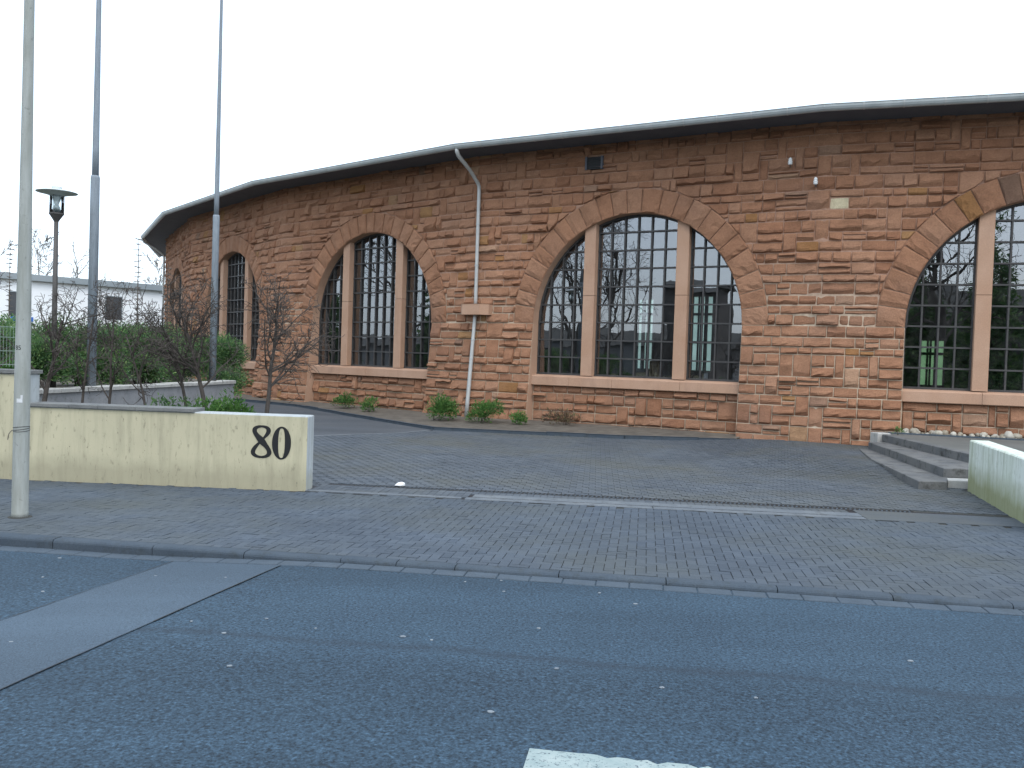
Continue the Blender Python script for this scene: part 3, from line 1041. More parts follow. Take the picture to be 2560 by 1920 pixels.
# ---- rubble stones
def stone_patch(mb, mapf, poly, n0, depth, rng, tone, res=0.12, fine=True):
    """rock-faced stone on a convex polygon in (s, z): rows follow z, columns follow the width at that height"""
    zs = [p[1] for p in poly]
    z0, z1 = min(zs), max(zs)
    H = z1 - z0

    def span(z):
        z = min(max(z, z0 + 1e-5), z1 - 1e-5)
        xs = []
        for i in range(len(poly)):
            a, b = poly[i - 1], poly[i]
            if (a[1] - z) * (b[1] - z) <= 0 and abs(a[1] - b[1]) > 1e-9:
                xs.append(a[0] + (b[0] - a[0]) * (z - a[1]) / (b[1] - a[1]))
        return (min(xs), max(xs)) if xs else (0, 0)

    wmax = max(p[0] for p in poly) - min(p[0] for p in poly)
    nx = int(min(9, max(3, round(wmax / res)))) if fine else 3
    vv = [0.0, 0.10, 0.30, 0.62, 0.90, 1.0] if fine else [0, 0.15, 0.6, 1.0]
    pr = [0.02, 0.92, 1.0, 0.62, 0.34, 0.10] if fine else [0.05, 1.0, 0.7, 0.15]
    lift = rng.choice((0.0, 0.0, 0.08, 0.16, 0.25))
    tilt = rng.uniform(-0.3, 0.3)
    peak = rng.uniform(0.75, 1.25)
    # where the lower edge is chipped away
    chip = [max(0.0, rng.gauss(lift, 0.08)) for _ in range(nx + 1)]
    ny = len(vv) - 1
    vs, fs = [], []
    for j, v in enumerate(vv):
        for i in range(nx + 1):
            vz = v
            if 0 < j < ny:
                vz = v + (chip[i] * (1 - v) if j <= 2 else 0) + rng.uniform(-.03, .03)
                vz = min(0.97, max(0.03, vz))
            z = z0 + H * vz
            xa, xb = span(z)
            e = min(0.12, 0.022 / max(0.05, xb - xa))
            if i == 0:
                f_ = 0
            elif i == nx:
                f_ = 1
            else:
                f_ = e + (1 - 2 * e) * (i - 1) / max(1, nx - 2) if nx > 2 else 0.5
                if 1 < i < nx - 1:
                    f_ += rng.uniform(-.2, .2) / nx
            s = xa + (xb - xa) * f_
            d = depth * peak * pr[j] * (1 + tilt * (f_ - .5)) * rng.uniform(0.72, 1.15)
            if i in (0, nx):
                d *= 0.22
            vs.append(mapf(s, z, n0 + 0.004 + d))
    w = nx + 1
    for j in range(ny):
        for i in range(nx):
            fs.append([j * w + i, j * w + i + 1, (j + 1) * w + i + 1, (j + 1) * w + i])
    # skirt back into the joint
    rim = [i for i in range(w)] + [j * w + nx for j in range(1, ny + 1)] + [ny * w + i for i in range(nx - 1, -1, -1)] + [j * w for j in range(ny - 1, 0, -1)]
    base = len(vs)
    rim_sz = []
    for r_i in rim:
        j, i = divmod(r_i, w)
        z = z0 + H * vv[j] if j in (0, ny) else None
        if z is None:
            # recover from stored geometry: same height as the rim vertex
            z = vs[r_i][2]
        xa, xb = span(z)
        if j in (0, ny):
            e = min(0.12, 0.022 / max(0.05, xb - xa))
            f_ = 0 if i == 0 else 1 if i == nx else (e + (1 - 2 * e) * (i - 1) / max(1, nx - 2) if nx > 2 else 0.5)
        else:
            f_ = 0 if i == 0 else 1
        vs.append(mapf(xa + (xb - xa) * f_, z, n0 - 0.03))
    m = len(rim)
    for q in range(m):
        q2 = (q + 1) % m
        fs.append([rim[q2], rim[q], base + q, base + q2])
    mb.add(vs, fs, tone)


def clip_half(poly, px, pz, nx, nz):
    """keep the side where (p - P).n >= 0"""
    out = []
    for i in range(len(poly)):
        a, b = poly[i - 1], poly[i]
        da = (a[0] - px) * nx + (a[1] - pz) * nz
        dbb = (b[0] - px) * nx + (b[1] - pz) * nz
        if (da >= 0) != (dbb >= 0):
            t = da / (da - dbb)
            out.append((a[0] + (b[0] - a[0]) * t, a[1] + (b[1] - a[1]) * t))
        if dbb >= 0:
            out.append(b)
    return out


def area(poly):
    return 0.5 * abs(sum(poly[i - 1][0] * poly[i][1] - poly[i][0] * poly[i - 1][1] for i in range(len(poly))))


def pack(s0, s1, z0, z1, rng, special=(), irregular=0.4, unit=0.268):
    """random squared rubble: rectangles that tile the region"""
    cu = 0.115
    nc = max(2, round((s1 - s0) / cu))
    nr = max(2, round((z1 - z0) / unit))
    zl = [z0 + (z1 - z0) * i / nr for i in range(nr + 1)]
    for i in range(1, nr):
        zl[i] += rng.uniform(-.045, .045)
    su = (s1 - s0) / nc
    occ = np.zeros((nr, nc), bool)
    out = []
    for (a, b, c, d, tone) in special:
        if a < s0 or b > s1 or c < z0 or d > z1:
            continue
        i0, i1 = round((a - s0) / su), round((b - s0) / su)
        j0 = min(range(nr), key=lambda j: abs(zl[j] - c))
        j1 = min(range(1, nr + 1), key=lambda j: abs(zl[j] - d))
        occ[j0:j1, i0:i1] = True
        if tone is not None:
            out.append((s0 + i0 * su, s0 + i1 * su, zl[j0], zl[j1], tone))
    def tone():
        return rng.random() * 0.92 if rng.random() < 0.955 else rng.uniform(0.925, 0.978)
    for j in range(nr):
        i = 0
        while i < nc:
            if occ[j, i]:
                i += 1
                continue
            free = 0
            while i + free < nc and not occ[j, i + free]:
                free += 1
            h = 2 if rng.random() < irregular * 0.30 and j + 1 < nr else 1
            w = rng.choice((2, 3, 3, 4, 4, 4, 5, 5, 6, 7)) if h == 1 else rng.choice((2, 3, 3, 4, 5))
            w = min(w, free)
            if free - w < 2:
                w = free if free <= 8 else free // 2
            if h == 2 and (occ[j:j + 2, i:i + w].any() or w > 5):
                h = 1
            occ[j:j + h, i:i + w] = True
            a, b, c, d = s0 + i * su, s0 + (i + w) * su, zl[j], zl[j + h]
            if h == 1 and w >= 3 and rng.random() < irregular * 0.22:
                zm = c + (d - c) * rng.uniform(.36, .64)
                out.append((a, b, c, zm, tone()))
                out.append((a, b, zm, d, tone()))
            elif h == 2 and w >= 4 and rng.random() < 0.35:
                zm, xm = c + (d - c) * rng.uniform(.3, .7), a + (b - a) * rng.uniform(.35, .65)
                out.append((a, xm, c, d, tone()))
                out.append((xm, b, c, zm, tone()))
                out.append((xm, b, zm, d, tone()))
            else:
                out.append((a, b, c, d, tone()))
            i += w
    return out


stones = []       # (poly, n-base function, depth, tone)
rw = random.Random(77)
S_MIN, S_MAX = -3.52 * SIDE, 1.5 * SIDE
WHITE = (SIDE - 5.12, SIDE - 4.70, 6.15, 6.50, 0.9999)
VENT = (-1.56, -1.08, 7.68, 8.00, None)
SPEC = [WHITE, VENT, (SIDE - 5.9, SIDE - 5.3, 5.1, 5.35, 0.93), (3.95, 4.5, 2.9, 3.15, 0.88), (5.6, 6.0, 3.6, 3.86, 0.965), (6.7, 7.1, 2.6, 2.85, 0.90),
        (-4.35, -3.95, 3.34, 3.6, 0.89)]
for (a, b, c, d, tn) in pack(S_MIN, S_MAX, WZ, HWALL - 0.02, rw, SPEC, 0.30):
    stones.append(([(a, c), (b, c), (b, d), (a, d)], 0, tn))
for k in range(-1, 4):
    cen = -k * SIDE
    # pier to the left of window k (shared with window k+1)
    a, b = cen - SIDE + WR, cen - WR
    if k == 3:
        a = S_MIN
    for (p, q, c, d, tn) in pack(a, b, -0.06, WZ, rw, SPEC, 0.62):
        stones.append(([(p, c), (q, c), (q, d), (p, d)], 1, tn))
    for (p, q, c, d, tn) in pack(cen - WR + 0.02, cen + WR - 0.02, -0.06, SILL_B, rw, (), 0.5):
        stones.append(([(p, c), (q, c), (q, d), (p, d)], 2, tn))
for (p, q, c, d, tn) in pack(SIDE + WR, S_MAX, -0.06, WZ, rw, SPEC, 0.6):
    stones.append(([(p, c), (q, c), (q, d), (p, d)], 1, tn))

final = []
for poly, kind, tn in stones:
    gap = rw.uniform(0.004, 0.008) if kind == 0 else rw.uniform(0.006, 0.009)
    x0, x1 = poly[0][0] + gap, poly[1][0] - gap
    z0, z1 = poly[0][1] + gap, poly[2][1] - gap
    jt = 0.006
    z0, z1 = z0 + rw.uniform(0, jt), z1 - rw.uniform(0, jt)
    poly = [(x0 + rw.uniform(0, jt), z0), (x1 - rw.uniform(0, jt), z0), (x1 - rw.uniform(0, jt), z1), (x0 + rw.uniform(0, jt), z1)]
    ok = True
    if kind == 0:
        for k in range(-1, 5):
            cs = -k * SIDE
            mx, mz = (x0 + x1) / 2 - cs, (z0 + z1) / 2 - WZ
            dist = math.hypot(mx, mz)
            if dist > VR + 1.2 or dist < 1e-6:
                continue
            nx, nz = mx / dist, mz / dist
            if nz < 0:
                continue
            poly = clip_half(poly, cs + nx * (VR + 0.018), WZ + nz * (VR + 0.018), nx, nz)
            if len(poly) < 3 or area(poly) < 0.008:
                ok = False
                break
    if not ok:
        continue
    final.append((poly, kind, tn))


def st_map(kind):
    if kind == 1:
        return lambda s, z, n: fw(s, z, n + batter(z))
    if kind == 2:
        return lambda s, z, n: fw(s, z, n - 0.10)
    return fw


ranked = []
for idx, (poly, kind, tn) in enumerate(final):
    cs = sum(p[0] for p in poly) / len(poly)
    cz = sum(p[1] for p in poly) / len(poly)
    p3 = Vector(fw(cs, cz, 0))
    pp = proj(p3)
    kf = min(4, max(-1, round(-cs / SIDE)))
    nn = FAC[kf][2]
    vd = (Vector((0, 0, CAMH)) - p3)
    cosv = max(0, (vd.x * nn.x + vd.y * nn.y) / vd.length)
    vis = pp and 0 < pp[0] < 2560 and 0 < pp[1] < 1920 and not (pp[0] > 2250 and cz < 0.5) and cz > 0.2
    ranked.append((area(poly) * cosv / vd.length ** 2 if vis else 0, idx, vd.length))
order = sorted(ranked, reverse=True)
single = {i for (_a, i, _d) in order[:300]}
dist_of = {i: d for (_a, i, d) in ranked}
rubble = MB()
for idx, (poly, kind, tn) in enumerate(final):
    dep = rw.uniform(0.035, 0.080) if rw.random() < 0.8 else rw.uniform(0.09, 0.13)
    if tn > 0.99:
        dep = 0.012
    fine = dist_of[idx] < 46
    if idx in single:
        b = MB()
        stone_patch(b, st_map(kind), poly, 0, dep, rw, tn, 0.11, True)
        o = b.build('stone', M['stone'], wall_o)
        if tn > 0.99:
            o['label'] = 'pale cream flat stone'
    else:
        stone_patch(rubble, st_map(kind), poly, 0, dep, rw, tn, 0.13, fine)
rubble.build('rubble_stonework', M['stone'], wall_o, kind='stuff')

# ---- arch stones
rv = random.Random(99)
for k in range(-1, 4):
    cs = -k * SIDE
    nv = 23
    cuts = [math.pi * i / nv for i in range(nv + 1)]
    for i in range(1, nv):
        cuts[i] += rv.uniform(-.02, .02)
    for i in range(nv):
        a0, a1 = cuts[i] + 0.0035, cuts[i + 1] - 0.0035
        b = MB()
        NS, NT_ = 6, 7
        dep = rv.uniform(0.05, 0.085)
        ro = VR + rv.uniform(-0.015, 0.012)
        vs_, fs_ = [], []
        down = math.cos((a0 + a1) / 2)     # which side of the wedge faces the ground
        chip = [max(0, rv.gauss(0.10, 0.09)) for _ in range(NT_ + 1)]
        for j in range(NT_ + 1):
            for q in range(NS + 1):
                fj, fq = j / NT_, q / NS
                if 0 < q < NS:
                    fq = 0.07 + 0.86 * (q - 1) / (NS - 2)
                if 0 < j < NT_:
                    fj = 0.05 + 0.9 * (j - 1) / (NT_ - 2)
                side = fq if down > 0 else 1 - fq      # 0 at the lower edge
                edge = min(fq, 1 - fq) < 0.01 or min(fj, 1 - fj) < 0.01
                d = 0.012 if edge else dep * (0.72 + 0.35 * (1 - side)) * rv.uniform(0.85, 1.1)
                if not edge and side < 0.12 + chip[j] * 0.9:
                    d *= rv.uniform(0.35, 0.75)
                if not edge and fj < 0.12:
                    d *= rv.uniform(0.5, 0.95)
                if edge:
                    d += 0.012
                ang = a0 + (a1 - a0) * fq
                r = WR + 0.004 + (ro - WR) * fj
                vs_.append(fw(cs + r * math.cos(ang), WZ + r * math.sin(ang), 0.012 + d))
        w = NS + 1
        for j in range(NT_):
            for q in range(NS):
                fs_.append([j * w + q + 1, j * w + q, (j + 1) * w + q, (j + 1) * w + q + 1])
        rim = [q for q in range(w)] + [j * w + NS for j in range(1, NT_ + 1)] + [NT_ * w + q for q in range(NS - 1, -1, -1)] + [j * w for j in range(NT_ - 1, 0, -1)]
        base = len(vs_)
        for r_i in rim:
            j, q = divmod(r_i, w)
            fj, fq = (0.05 + 0.9 * (j - 1) / (NT_ - 2) if 0 < j < NT_ else j / NT_), (0.07 + 0.86 * (q - 1) / (NS - 2) if 0 < q < NS else q / NS)
            ang = a0 + (a1 - a0) * fq
            r = WR + 0.004 + (ro - WR) * fj
            vs_.append(fw(cs + r * math.cos(ang), WZ + r * math.sin(ang), -0.02))
        m = len(rim)
        for q in range(m):
            fs_.append([rim[q], rim[(q + 1) % m], base + (q + 1) % m, base + q])
        tn = rv.uniform(0.25, 0.87)
        if k == -1 and i in (15, 13):
            tn = 0.935 if i == 15 else 0.977
        if k == 0 and i == 0:
            tn = 0.905
        b.add(vs_, fs_, tn)
        b.build('voussoir', M['stone'], wall_o)


# ---- windows
def clip_disc(poly, cx, cz, r, nseg=64):
    for i in range(nseg):
        a = 2 * math.pi * i / nseg
        nx, nz = math.cos(a), math.sin(a)
        if all((p[0] - cx) * nx + (p[1] - cz) * nz < r for p in poly):
            continue
        poly = clip_half(poly, cx + nx * r, cz + nz * r, -nx, -nz)
        if len(poly) < 3:
            return []
    return poly


rpn = random.Random(123)
COLS = {'side_l': (-WR, -1.61), 'mid': (-1.25, 1.25), 'side_r': (1.61, WR)}
ROWH = 0.53
for k in range(-1, 4):
    cs = -k * SIDE
    NG, NF = -0.34, -0.30
    bars = MB()

    def fbox(s0, s1, z0, z1, n0, n1, mb, tone=None):
        P = [fw(cs + s, z, n) for n in (n0, n1) for (s, z) in ((s0, z0), (s1, z0), (s1, z1), (s0, z1))]
        mb.add(P, [[0, 1, 2, 3], [7, 6, 5, 4], [0, 4, 5, 1], [1, 5, 6, 2], [2, 6, 7, 3], [3, 7, 4, 0]], tone)

    panes = []
    for key, (a, b) in COLS.items():
        nc = 6 if key == 'mid' else 4
        cw = (b - a) / nc
        for c in range(nc + 1):
            s = a + cw * c
            zt = WZ + math.sqrt(max(0.0, WR ** 2 - s * s)) if abs(s) < WR else WZ
            hw = 0.034 if c in (0, nc) else 0.021
            fbox(s - hw, s + hw, SILL_T, zt, NF - 0.03, NF + 0.03, bars)
        z = SILL_T
        r_ = 0
        while z < WZ + WR:
            if abs(z - SILL_T) > .1:
                lim = math.sqrt(max(0, WR ** 2 - max(0, z - WZ) ** 2))
                s0, s1 = max(a, -lim), min(b, lim)
                if s1 - s0 > 0.02:
                    fbox(s0, s1, z - 0.022, z + 0.022, NF - 0.024, NF + 0.037, bars)
            for c in range(nc):
                q = [(a + cw * c + .012, z + .012), (a + cw * (c + 1) - .012, z + .012), (a + cw * (c + 1) - .012, z + ROWH - .012), (a + cw * c + .012, z + ROWH - .012)]
                q = clip_disc(q, 0, WZ, WR - 0.01) if z + ROWH > WZ else q
                if len(q) >= 3 and area(q) > 0.006:
                    panes.append(q)
            z += ROWH
        # curved head frame
    for i in range(24):
        a0, a1 = math.pi * i / 24, math.pi * (i + 1) / 24
        P = []
        for n in (NF - 0.03, NF + 0.04):
            for r, a in ((WR - 0.055, a0), (WR + 0.01, a0), (WR + 0.01, a1), (WR - 0.055, a1)):
                P.append(fw(cs + r * math.cos(a), WZ + r * math.sin(a), n))
        bars.add(P, [[0, 1, 2, 3], [7, 6, 5, 4], [0, 4, 5, 1], [1, 5, 6, 2], [2, 6, 7, 3], [3, 7, 4, 0]])
    fbox(-WR, WR, SILL_T - 0.01, SILL_T + 0.045, NF - 0.03, NF + 0.045, bars)
    win = bars.build('arched_window', M['bar'], rh)
    joined = MB()
    for q in panes:
        far = k >= 2
        mb = joined if far else MB()
        ta, tb = rpn.gauss(0, 0.0028), rpn.gauss(0, 0.0028)
        mx = sum(p[0] for p in q) / len(q)
        mz = sum(p[1] for p in q) / len(q)
        mb.add([fw(cs + s, z, NG + ta * (s - mx) + tb * (z - mz)) for s, z in q], [list(range(len(q)))])
        if not far:
            pp = proj(fw(cs + mx, mz, NG))
            if k == -1 and (pp is None or pp[0] > 2600):
                joined.add([fw(cs + s, z, NG + ta * (s - mx) + tb * (z - mz)) for s, z in q], [list(range(len(q)))])
            else:
                mb.build('pane', M['glass'], win)
    if joined.f:
        joined.build('glazing', M['glass'], win, kind='stuff')
    # stone mullions in two blocks each
    for sg in (-1, 1):
        m0, m1 = (sg * 1.43 - 0.18, sg * 1.43 + 0.18)
        zj = 3.92 + rpn.uniform(-.05, .05)
        for zb, zt in ((SILL_T - .005, zj - .006), (zj + .006, None)):
            b = MB()
            ch = 0.012
            pr0 = [(m0, -0.44), (m0, -0.06 - ch), (m0 + ch, -0.06), (m1 - ch, -0.06), (m1, -0.06 - ch), (m1, -0.44)]
            vs_ = [fw(cs + s, zb, n) for s, n in pr0]
            vs_ += [fw(cs + s, zt if zt else WZ + math.sqrt((WR + 0.03) ** 2 - s * s), n) for s, n in pr0]
            nq = len(pr0)
            b.add(vs_, [[i, (i + 1) % nq, nq + (i + 1) % nq, nq + i] for i in range(nq)] + [list(range(nq))[::-1], list(range(nq, 2 * nq))])
            recalc(b.build('mullion', M['dressed'], win))
    # sill stones
    cutl = [-WR + 0.004, -1.65 + rpn.uniform(-.3, .3), -0.25 + rpn.uniform(-.3, .3), 1.35 + rpn.uniform(-.3, .3), WR - 0.004]
    for a, b_ in zip(cutl, cutl[1:]):
        b = MB()
        a += 0.004
        b_ -= 0.004
        dn_ = rpn.uniform(-.01, .01)
        prof = [(-0.49, SILL_T + 0.01), (-0.02, SILL_T - 0.035), (0.05 + dn_, SILL_T - 0.075), (0.055 + dn_, SILL_B + 0.015), (0.04 + dn_, SILL_B), (-0.49, SILL_B)]
        vs_ = [fw(cs + s, z, n) for s in (a, b_) for n, z in prof]
        nq = len(prof)
        b.add(vs_, [[i, (i + 1) % nq, nq + (i + 1) % nq, nq + i] for i in range(nq)] + [list(range(nq)), list(range(2 * nq - 1, nq - 1, -1))])
        recalc(b.build('sill_stone', M['dressed'], win))

# ---- eaves, gutter, roof
PITCHR = math.tan(R_(9))


def ring_pt(k, dn, z):
    """point on the corner line k, dn metres inside the gutter line"""
    p = corner(k, (RG * math.cos(DA / 2) - dn) / math.cos(DA / 2))
    return (p.x, p.y, z)


rf_ = MB()
so = MB()
for k in KF:
    z_e = HG - 0.01
    rf_.add([ring_pt(k + 1, -0.03, z_e), ring_pt(k, -0.03, z_e), ring_pt(k, 14.5, z_e + 14.5 * PITCHR), ring_pt(k + 1, 14.5, z_e + 14.5 * PITCHR)], [[0, 1, 2, 3]])
    rf_.add([ring_pt(k + 1, -0.03, z_e - .05), ring_pt(k, -0.03, z_e - .05), ring_pt(k, -0.03, z_e), ring_pt(k + 1, -0.03, z_e)], [[0, 1, 2, 3]])
    so.add([ring_pt(k, -0.03, z_e - .06), ring_pt(k + 1, -0.03, z_e - .06), ring_pt(k + 1, OVER + .3, z_e - .10), ring_pt(k, OVER + .3, z_e - .10)], [[0, 1, 2, 3]])
    so.add([ring_pt(k, OVER + .3, z_e - .10), ring_pt(k + 1, OVER + .3, z_e - .10), ring_pt(k + 1, 14.5, z_e - .12 + 14.5 * PITCHR), ring_pt(k, 14.5, z_e - .12 + 14.5 * PITCHR)], [[0, 1, 2, 3]])
roof_o = rf_.build('roof', M['roof'], rh)
so.build('soffit', M['soffit'], roof_o)
for k in KF:
    gm = MB()
    prof = []
    for i in range(9):
        a = math.pi * i / 8
        prof.append((-0.105 - 0.105 * math.cos(a), -0.02 - 0.15 * math.sin(a)))     # outside lip first
        rows = [[ring_pt(kk, p[0], HG + p[1]) for p in prof] for kk in (k + 1, k)]
    n = len(prof)
    gm.add(rows[0] + rows[1], [[i, n + i, n + i + 1, i + 1] for i in range(n - 1)])
    inn = [[ring_pt(kk, p[0] * 0.9 - 0.008, HG + p[1] * 0.9) for p in prof] for kk in (k + 1, k)]
    gm.add(inn[0] + inn[1], [[i + 1, n + i + 1, n + i, i] for i in range(n - 1)])
    lip = [Vector(ring_pt(kk, prof[0][0], HG - 0.016)) for kk in (k + 1, k)]
    gm.tube([lip[0], lip[1]], 0.012, 6)
    lip = [Vector(ring_pt(kk, prof[-1][0], HG - 0.016)) for kk in (k + 1, k)]
    gm.tube([lip[0], lip[1]], 0.010, 6)
    go = gm.build('gutter', M['zinc'], roof_o, smooth=False)
    nb = 12
    for i in range(1, nb):
        f_ = i / nb
        bm_ = MB()
        pts3 = []
        for p in prof:
            a = Vector(ring_pt(k + 1, p[0] * 1.03 - 0.004, HG + p[1] * 1.05))
            b = Vector(ring_pt(k, p[0] * 1.03 - 0.004, HG + p[1] * 1.05))
            pts3.append((a.lerp(b, f_), a.lerp(b, f_ + 0.0035)))
        vs_ = [tuple(q[0]) for q in pts3] + [tuple(q[1]) for q in pts3]
        bm_.add(vs_, [[i2, n + i2, n + i2 + 1, i2 + 1] for i2 in range(n - 1)])
        bm_.build('gutter_bracket', M['pipe'], roof_o)

# ---- interior shell behind the glass
DEEP = 13.0


def in_pt(k, n, z):
    r = (AP - n) / math.cos(DA / 2)
    p = corner(k, r)
    return (p.x, p.y, z)


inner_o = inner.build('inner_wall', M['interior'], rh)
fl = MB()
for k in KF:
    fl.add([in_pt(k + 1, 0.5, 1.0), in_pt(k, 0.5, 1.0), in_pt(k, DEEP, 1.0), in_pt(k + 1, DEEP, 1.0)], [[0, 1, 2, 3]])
fl.build('interior_floor', M['floor'], rh)
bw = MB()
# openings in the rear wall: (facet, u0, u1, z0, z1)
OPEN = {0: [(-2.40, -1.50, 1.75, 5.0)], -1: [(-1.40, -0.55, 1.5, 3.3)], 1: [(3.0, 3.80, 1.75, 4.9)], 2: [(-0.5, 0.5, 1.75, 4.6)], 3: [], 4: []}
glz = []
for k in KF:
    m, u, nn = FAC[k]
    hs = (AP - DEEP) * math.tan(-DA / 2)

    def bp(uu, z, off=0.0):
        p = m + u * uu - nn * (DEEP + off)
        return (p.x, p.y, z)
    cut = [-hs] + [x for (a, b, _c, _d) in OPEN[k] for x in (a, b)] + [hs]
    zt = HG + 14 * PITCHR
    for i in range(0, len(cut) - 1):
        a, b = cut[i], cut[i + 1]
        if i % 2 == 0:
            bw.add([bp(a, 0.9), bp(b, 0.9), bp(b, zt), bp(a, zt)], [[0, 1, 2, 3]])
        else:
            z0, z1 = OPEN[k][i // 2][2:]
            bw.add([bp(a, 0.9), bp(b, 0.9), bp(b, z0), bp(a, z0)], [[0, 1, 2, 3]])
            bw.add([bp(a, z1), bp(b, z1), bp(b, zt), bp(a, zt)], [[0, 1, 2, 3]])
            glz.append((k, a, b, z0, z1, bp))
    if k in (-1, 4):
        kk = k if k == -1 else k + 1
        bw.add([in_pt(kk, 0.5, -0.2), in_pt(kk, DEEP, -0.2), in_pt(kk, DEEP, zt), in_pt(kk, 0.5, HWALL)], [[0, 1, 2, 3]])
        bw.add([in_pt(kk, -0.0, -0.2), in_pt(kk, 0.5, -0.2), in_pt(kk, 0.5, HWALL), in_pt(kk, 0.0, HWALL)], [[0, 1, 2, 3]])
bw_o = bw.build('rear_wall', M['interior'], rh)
for (k, a, b, z0, z1, _bp) in glz:
    m, u, nn = FAC[k]
    gm = MB()

    def bq(uu, z, off=0.0):
        p = m + u * uu - nn * (DEEP + off)
        return (p.x, p.y, z)
    gm.add([bq(a, z0), bq(b, z0), bq(b, z1), bq(a, z1)], [[0, 1, 2, 3]])
    gm.build('rear_glazing', M['greenview'] if k == -1 else M['mint'], bw_o)
    fm = MB()
    wd = b - a
    for f_ in (0.0, 0.30, 0.42, 0.62, 0.70, 1.0):
        x = a + wd * f_
        P = [bq(x + d, z, o_) for o_ in (-0.06, 0.02) for d, z in ((-.035, z0), (.035, z0), (.035, z1), (-.035, z1))]
        fm.add(P, [[0, 1, 2, 3], [7, 6, 5, 4], [0, 4, 5, 1], [1, 5, 6, 2], [2, 6, 7, 3], [3, 7, 4, 0]])
    for z in (z0, z0 + 1.25, z0 + 2.45, z1):
        if z > z1:
            continue
        hz = 0.05 if z != z0 + 1.5 else 0.03
        P = [bq(x, z + d, o_) for o_ in (-0.05, 0.02) for x, d in ((a, -hz), (b, -hz), (b, hz), (a, hz))]
        fm.add(P, [[0, 1, 2, 3], [7, 6, 5, 4], [0, 4, 5, 1], [1, 5, 6, 2], [2, 6, 7, 3], [3, 7, 4, 0]])
    fm.build('rear_window_frame', M['bar'], bw_o)

# perforated brick standing inside on the middle sill
pbk = MB()
for i in range(4):
    for j in range(5):
        u0, z0 = 0.40 + i * 0.085, SILL_T + j * 0.095
        if True:
            P = [fw(u0 + d, z, n) for n in (-0.62, -0.52) for d, z in ((0.0, z0), (0.05, z0), (0.05, z0 + .095), (0.0, z0 + .095))]
            pbk.add(P, [[0, 1, 2, 3], [7, 6, 5, 4], [0, 4, 5, 1], [1, 5, 6, 2], [2, 6, 7, 3], [3, 7, 4, 0]])
for j in range(6):
    z0 = SILL_T + j * 0.0905
    P = [fw(u_, z, n) for n in (-0.623, -0.517) for u_, z in ((0.40, z0), (0.706, z0), (0.706, z0 + .05), (0.40, z0 + .05))]
    pbk.add(P, [[0, 1, 2, 3], [7, 6, 5, 4], [0, 4, 5, 1], [1, 5, 6, 2], [2, 6, 7, 3], [3, 7, 4, 0]])
P = [fw(u_, z, n) for n in (-0.60, -0.585) for u_, z in ((0.40, SILL_T), (0.706, SILL_T), (0.706, SILL_T + .48), (0.40, SILL_T + .48))]
pbk.add(P, [[0, 1, 2, 3], [7, 6, 5, 4]])
pbk.build('perforated_brick', M['brown'], label='brown brick with rows of holes standing behind the middle window glass', cat='brick')


# ---- downpipes with console block
def cpt(k, n, z):
    p = corner(k, RW + n)
    return Vector((p.x, p.y, z))


for k in (1, 4):
    pm = MB()
    path = [cpt(k, OVER + 0.11, HG - 0.10), cpt(k, OVER + 0.09, HG - 0.22), cpt(k, OVER + 0.02, HG - 0.33), cpt(k, 0.62, 7.82), cpt(k, 0.20, 7.50), cpt(k, 0.13, 7.40), cpt(k, 0.12, 7.25), cpt(k, 0.12, 3.9), cpt(k, 0.12, 3.6)]
    pm.tube(path, [0.06, 0.066, 0.064, 0.058, 0.058, 0.058, 0.057, 0.057, 0.057], 14)
    po = pm.build('downpipe', M['pipe'], rh, smooth=True)
    lo = MB()
    path = [cpt(k, 0.14, 3.45)] + [cpt(k, 0.13 + batter(z), z) for z in (3.2, 2.6, 1.9, 1.2, 0.6, 0.15)]
    lo.tube(path, [0.057, 0.057, 0.057, 0.06, 0.064, 0.064, 0.064], 14)
    lo.build('downpipe', M['pipe'], rh, smooth=True)
    for z in (6.2, 4.9, 2.55, 1.95, 1.1):
        cm = MB()
        c = cpt(k, 0.12 if z > 3.3 else 0.13 + batter(z), z)
        cm.lathe((c.x, c.y, z), [(0.058, 0), (0.068, 0.004), (0.068, 0.036), (0.058, 0.04)], 14)
        cm.build('pipe_collar', M['zinc'], po)
    if k == 1:
        cb = MB()
        m, u, nn = FAC[1]
        c2 = corner(1)
        dirn = (c2 - CEN).normalized()
        tan = Vector((-dirn.y, dirn.x))
        if tan.dot(u) < 0:
            tan = -tan
        plan = [(-0.55, -0.3), (0.55, -0.3), (0.55, 0.16), (0.34, 0.36), (-0.34, 0.36), (-0.55, 0.16)]
        pq = [(c2.x + tan.x * a + dirn.x * b, c2.y + tan.y * a + dirn.y * b) for a, b in plan]
        cb.hexa(pq, 3.36, 3.70, 0.012)
        recalc(cb.build('console_block', M['dressed'], rh))

# ---- vent and insulators; a black plate stands in for the shaded hollow
vm = MB()


def fb2(mb, s0, s1, z0, z1, n0, n1, mat=0):
    P = [fw(s, z, n) for n in (n0, n1) for (s, z) in ((s0, z0), (s1, z0), (s1, z1), (s0, z1))]
    mb.add(P, [[3, 2, 1, 0], [4, 5, 6, 7], [1, 5, 4, 0], [2, 6, 5, 1], [3, 7, 6, 2], [0, 4, 7, 3]], mat=mat)


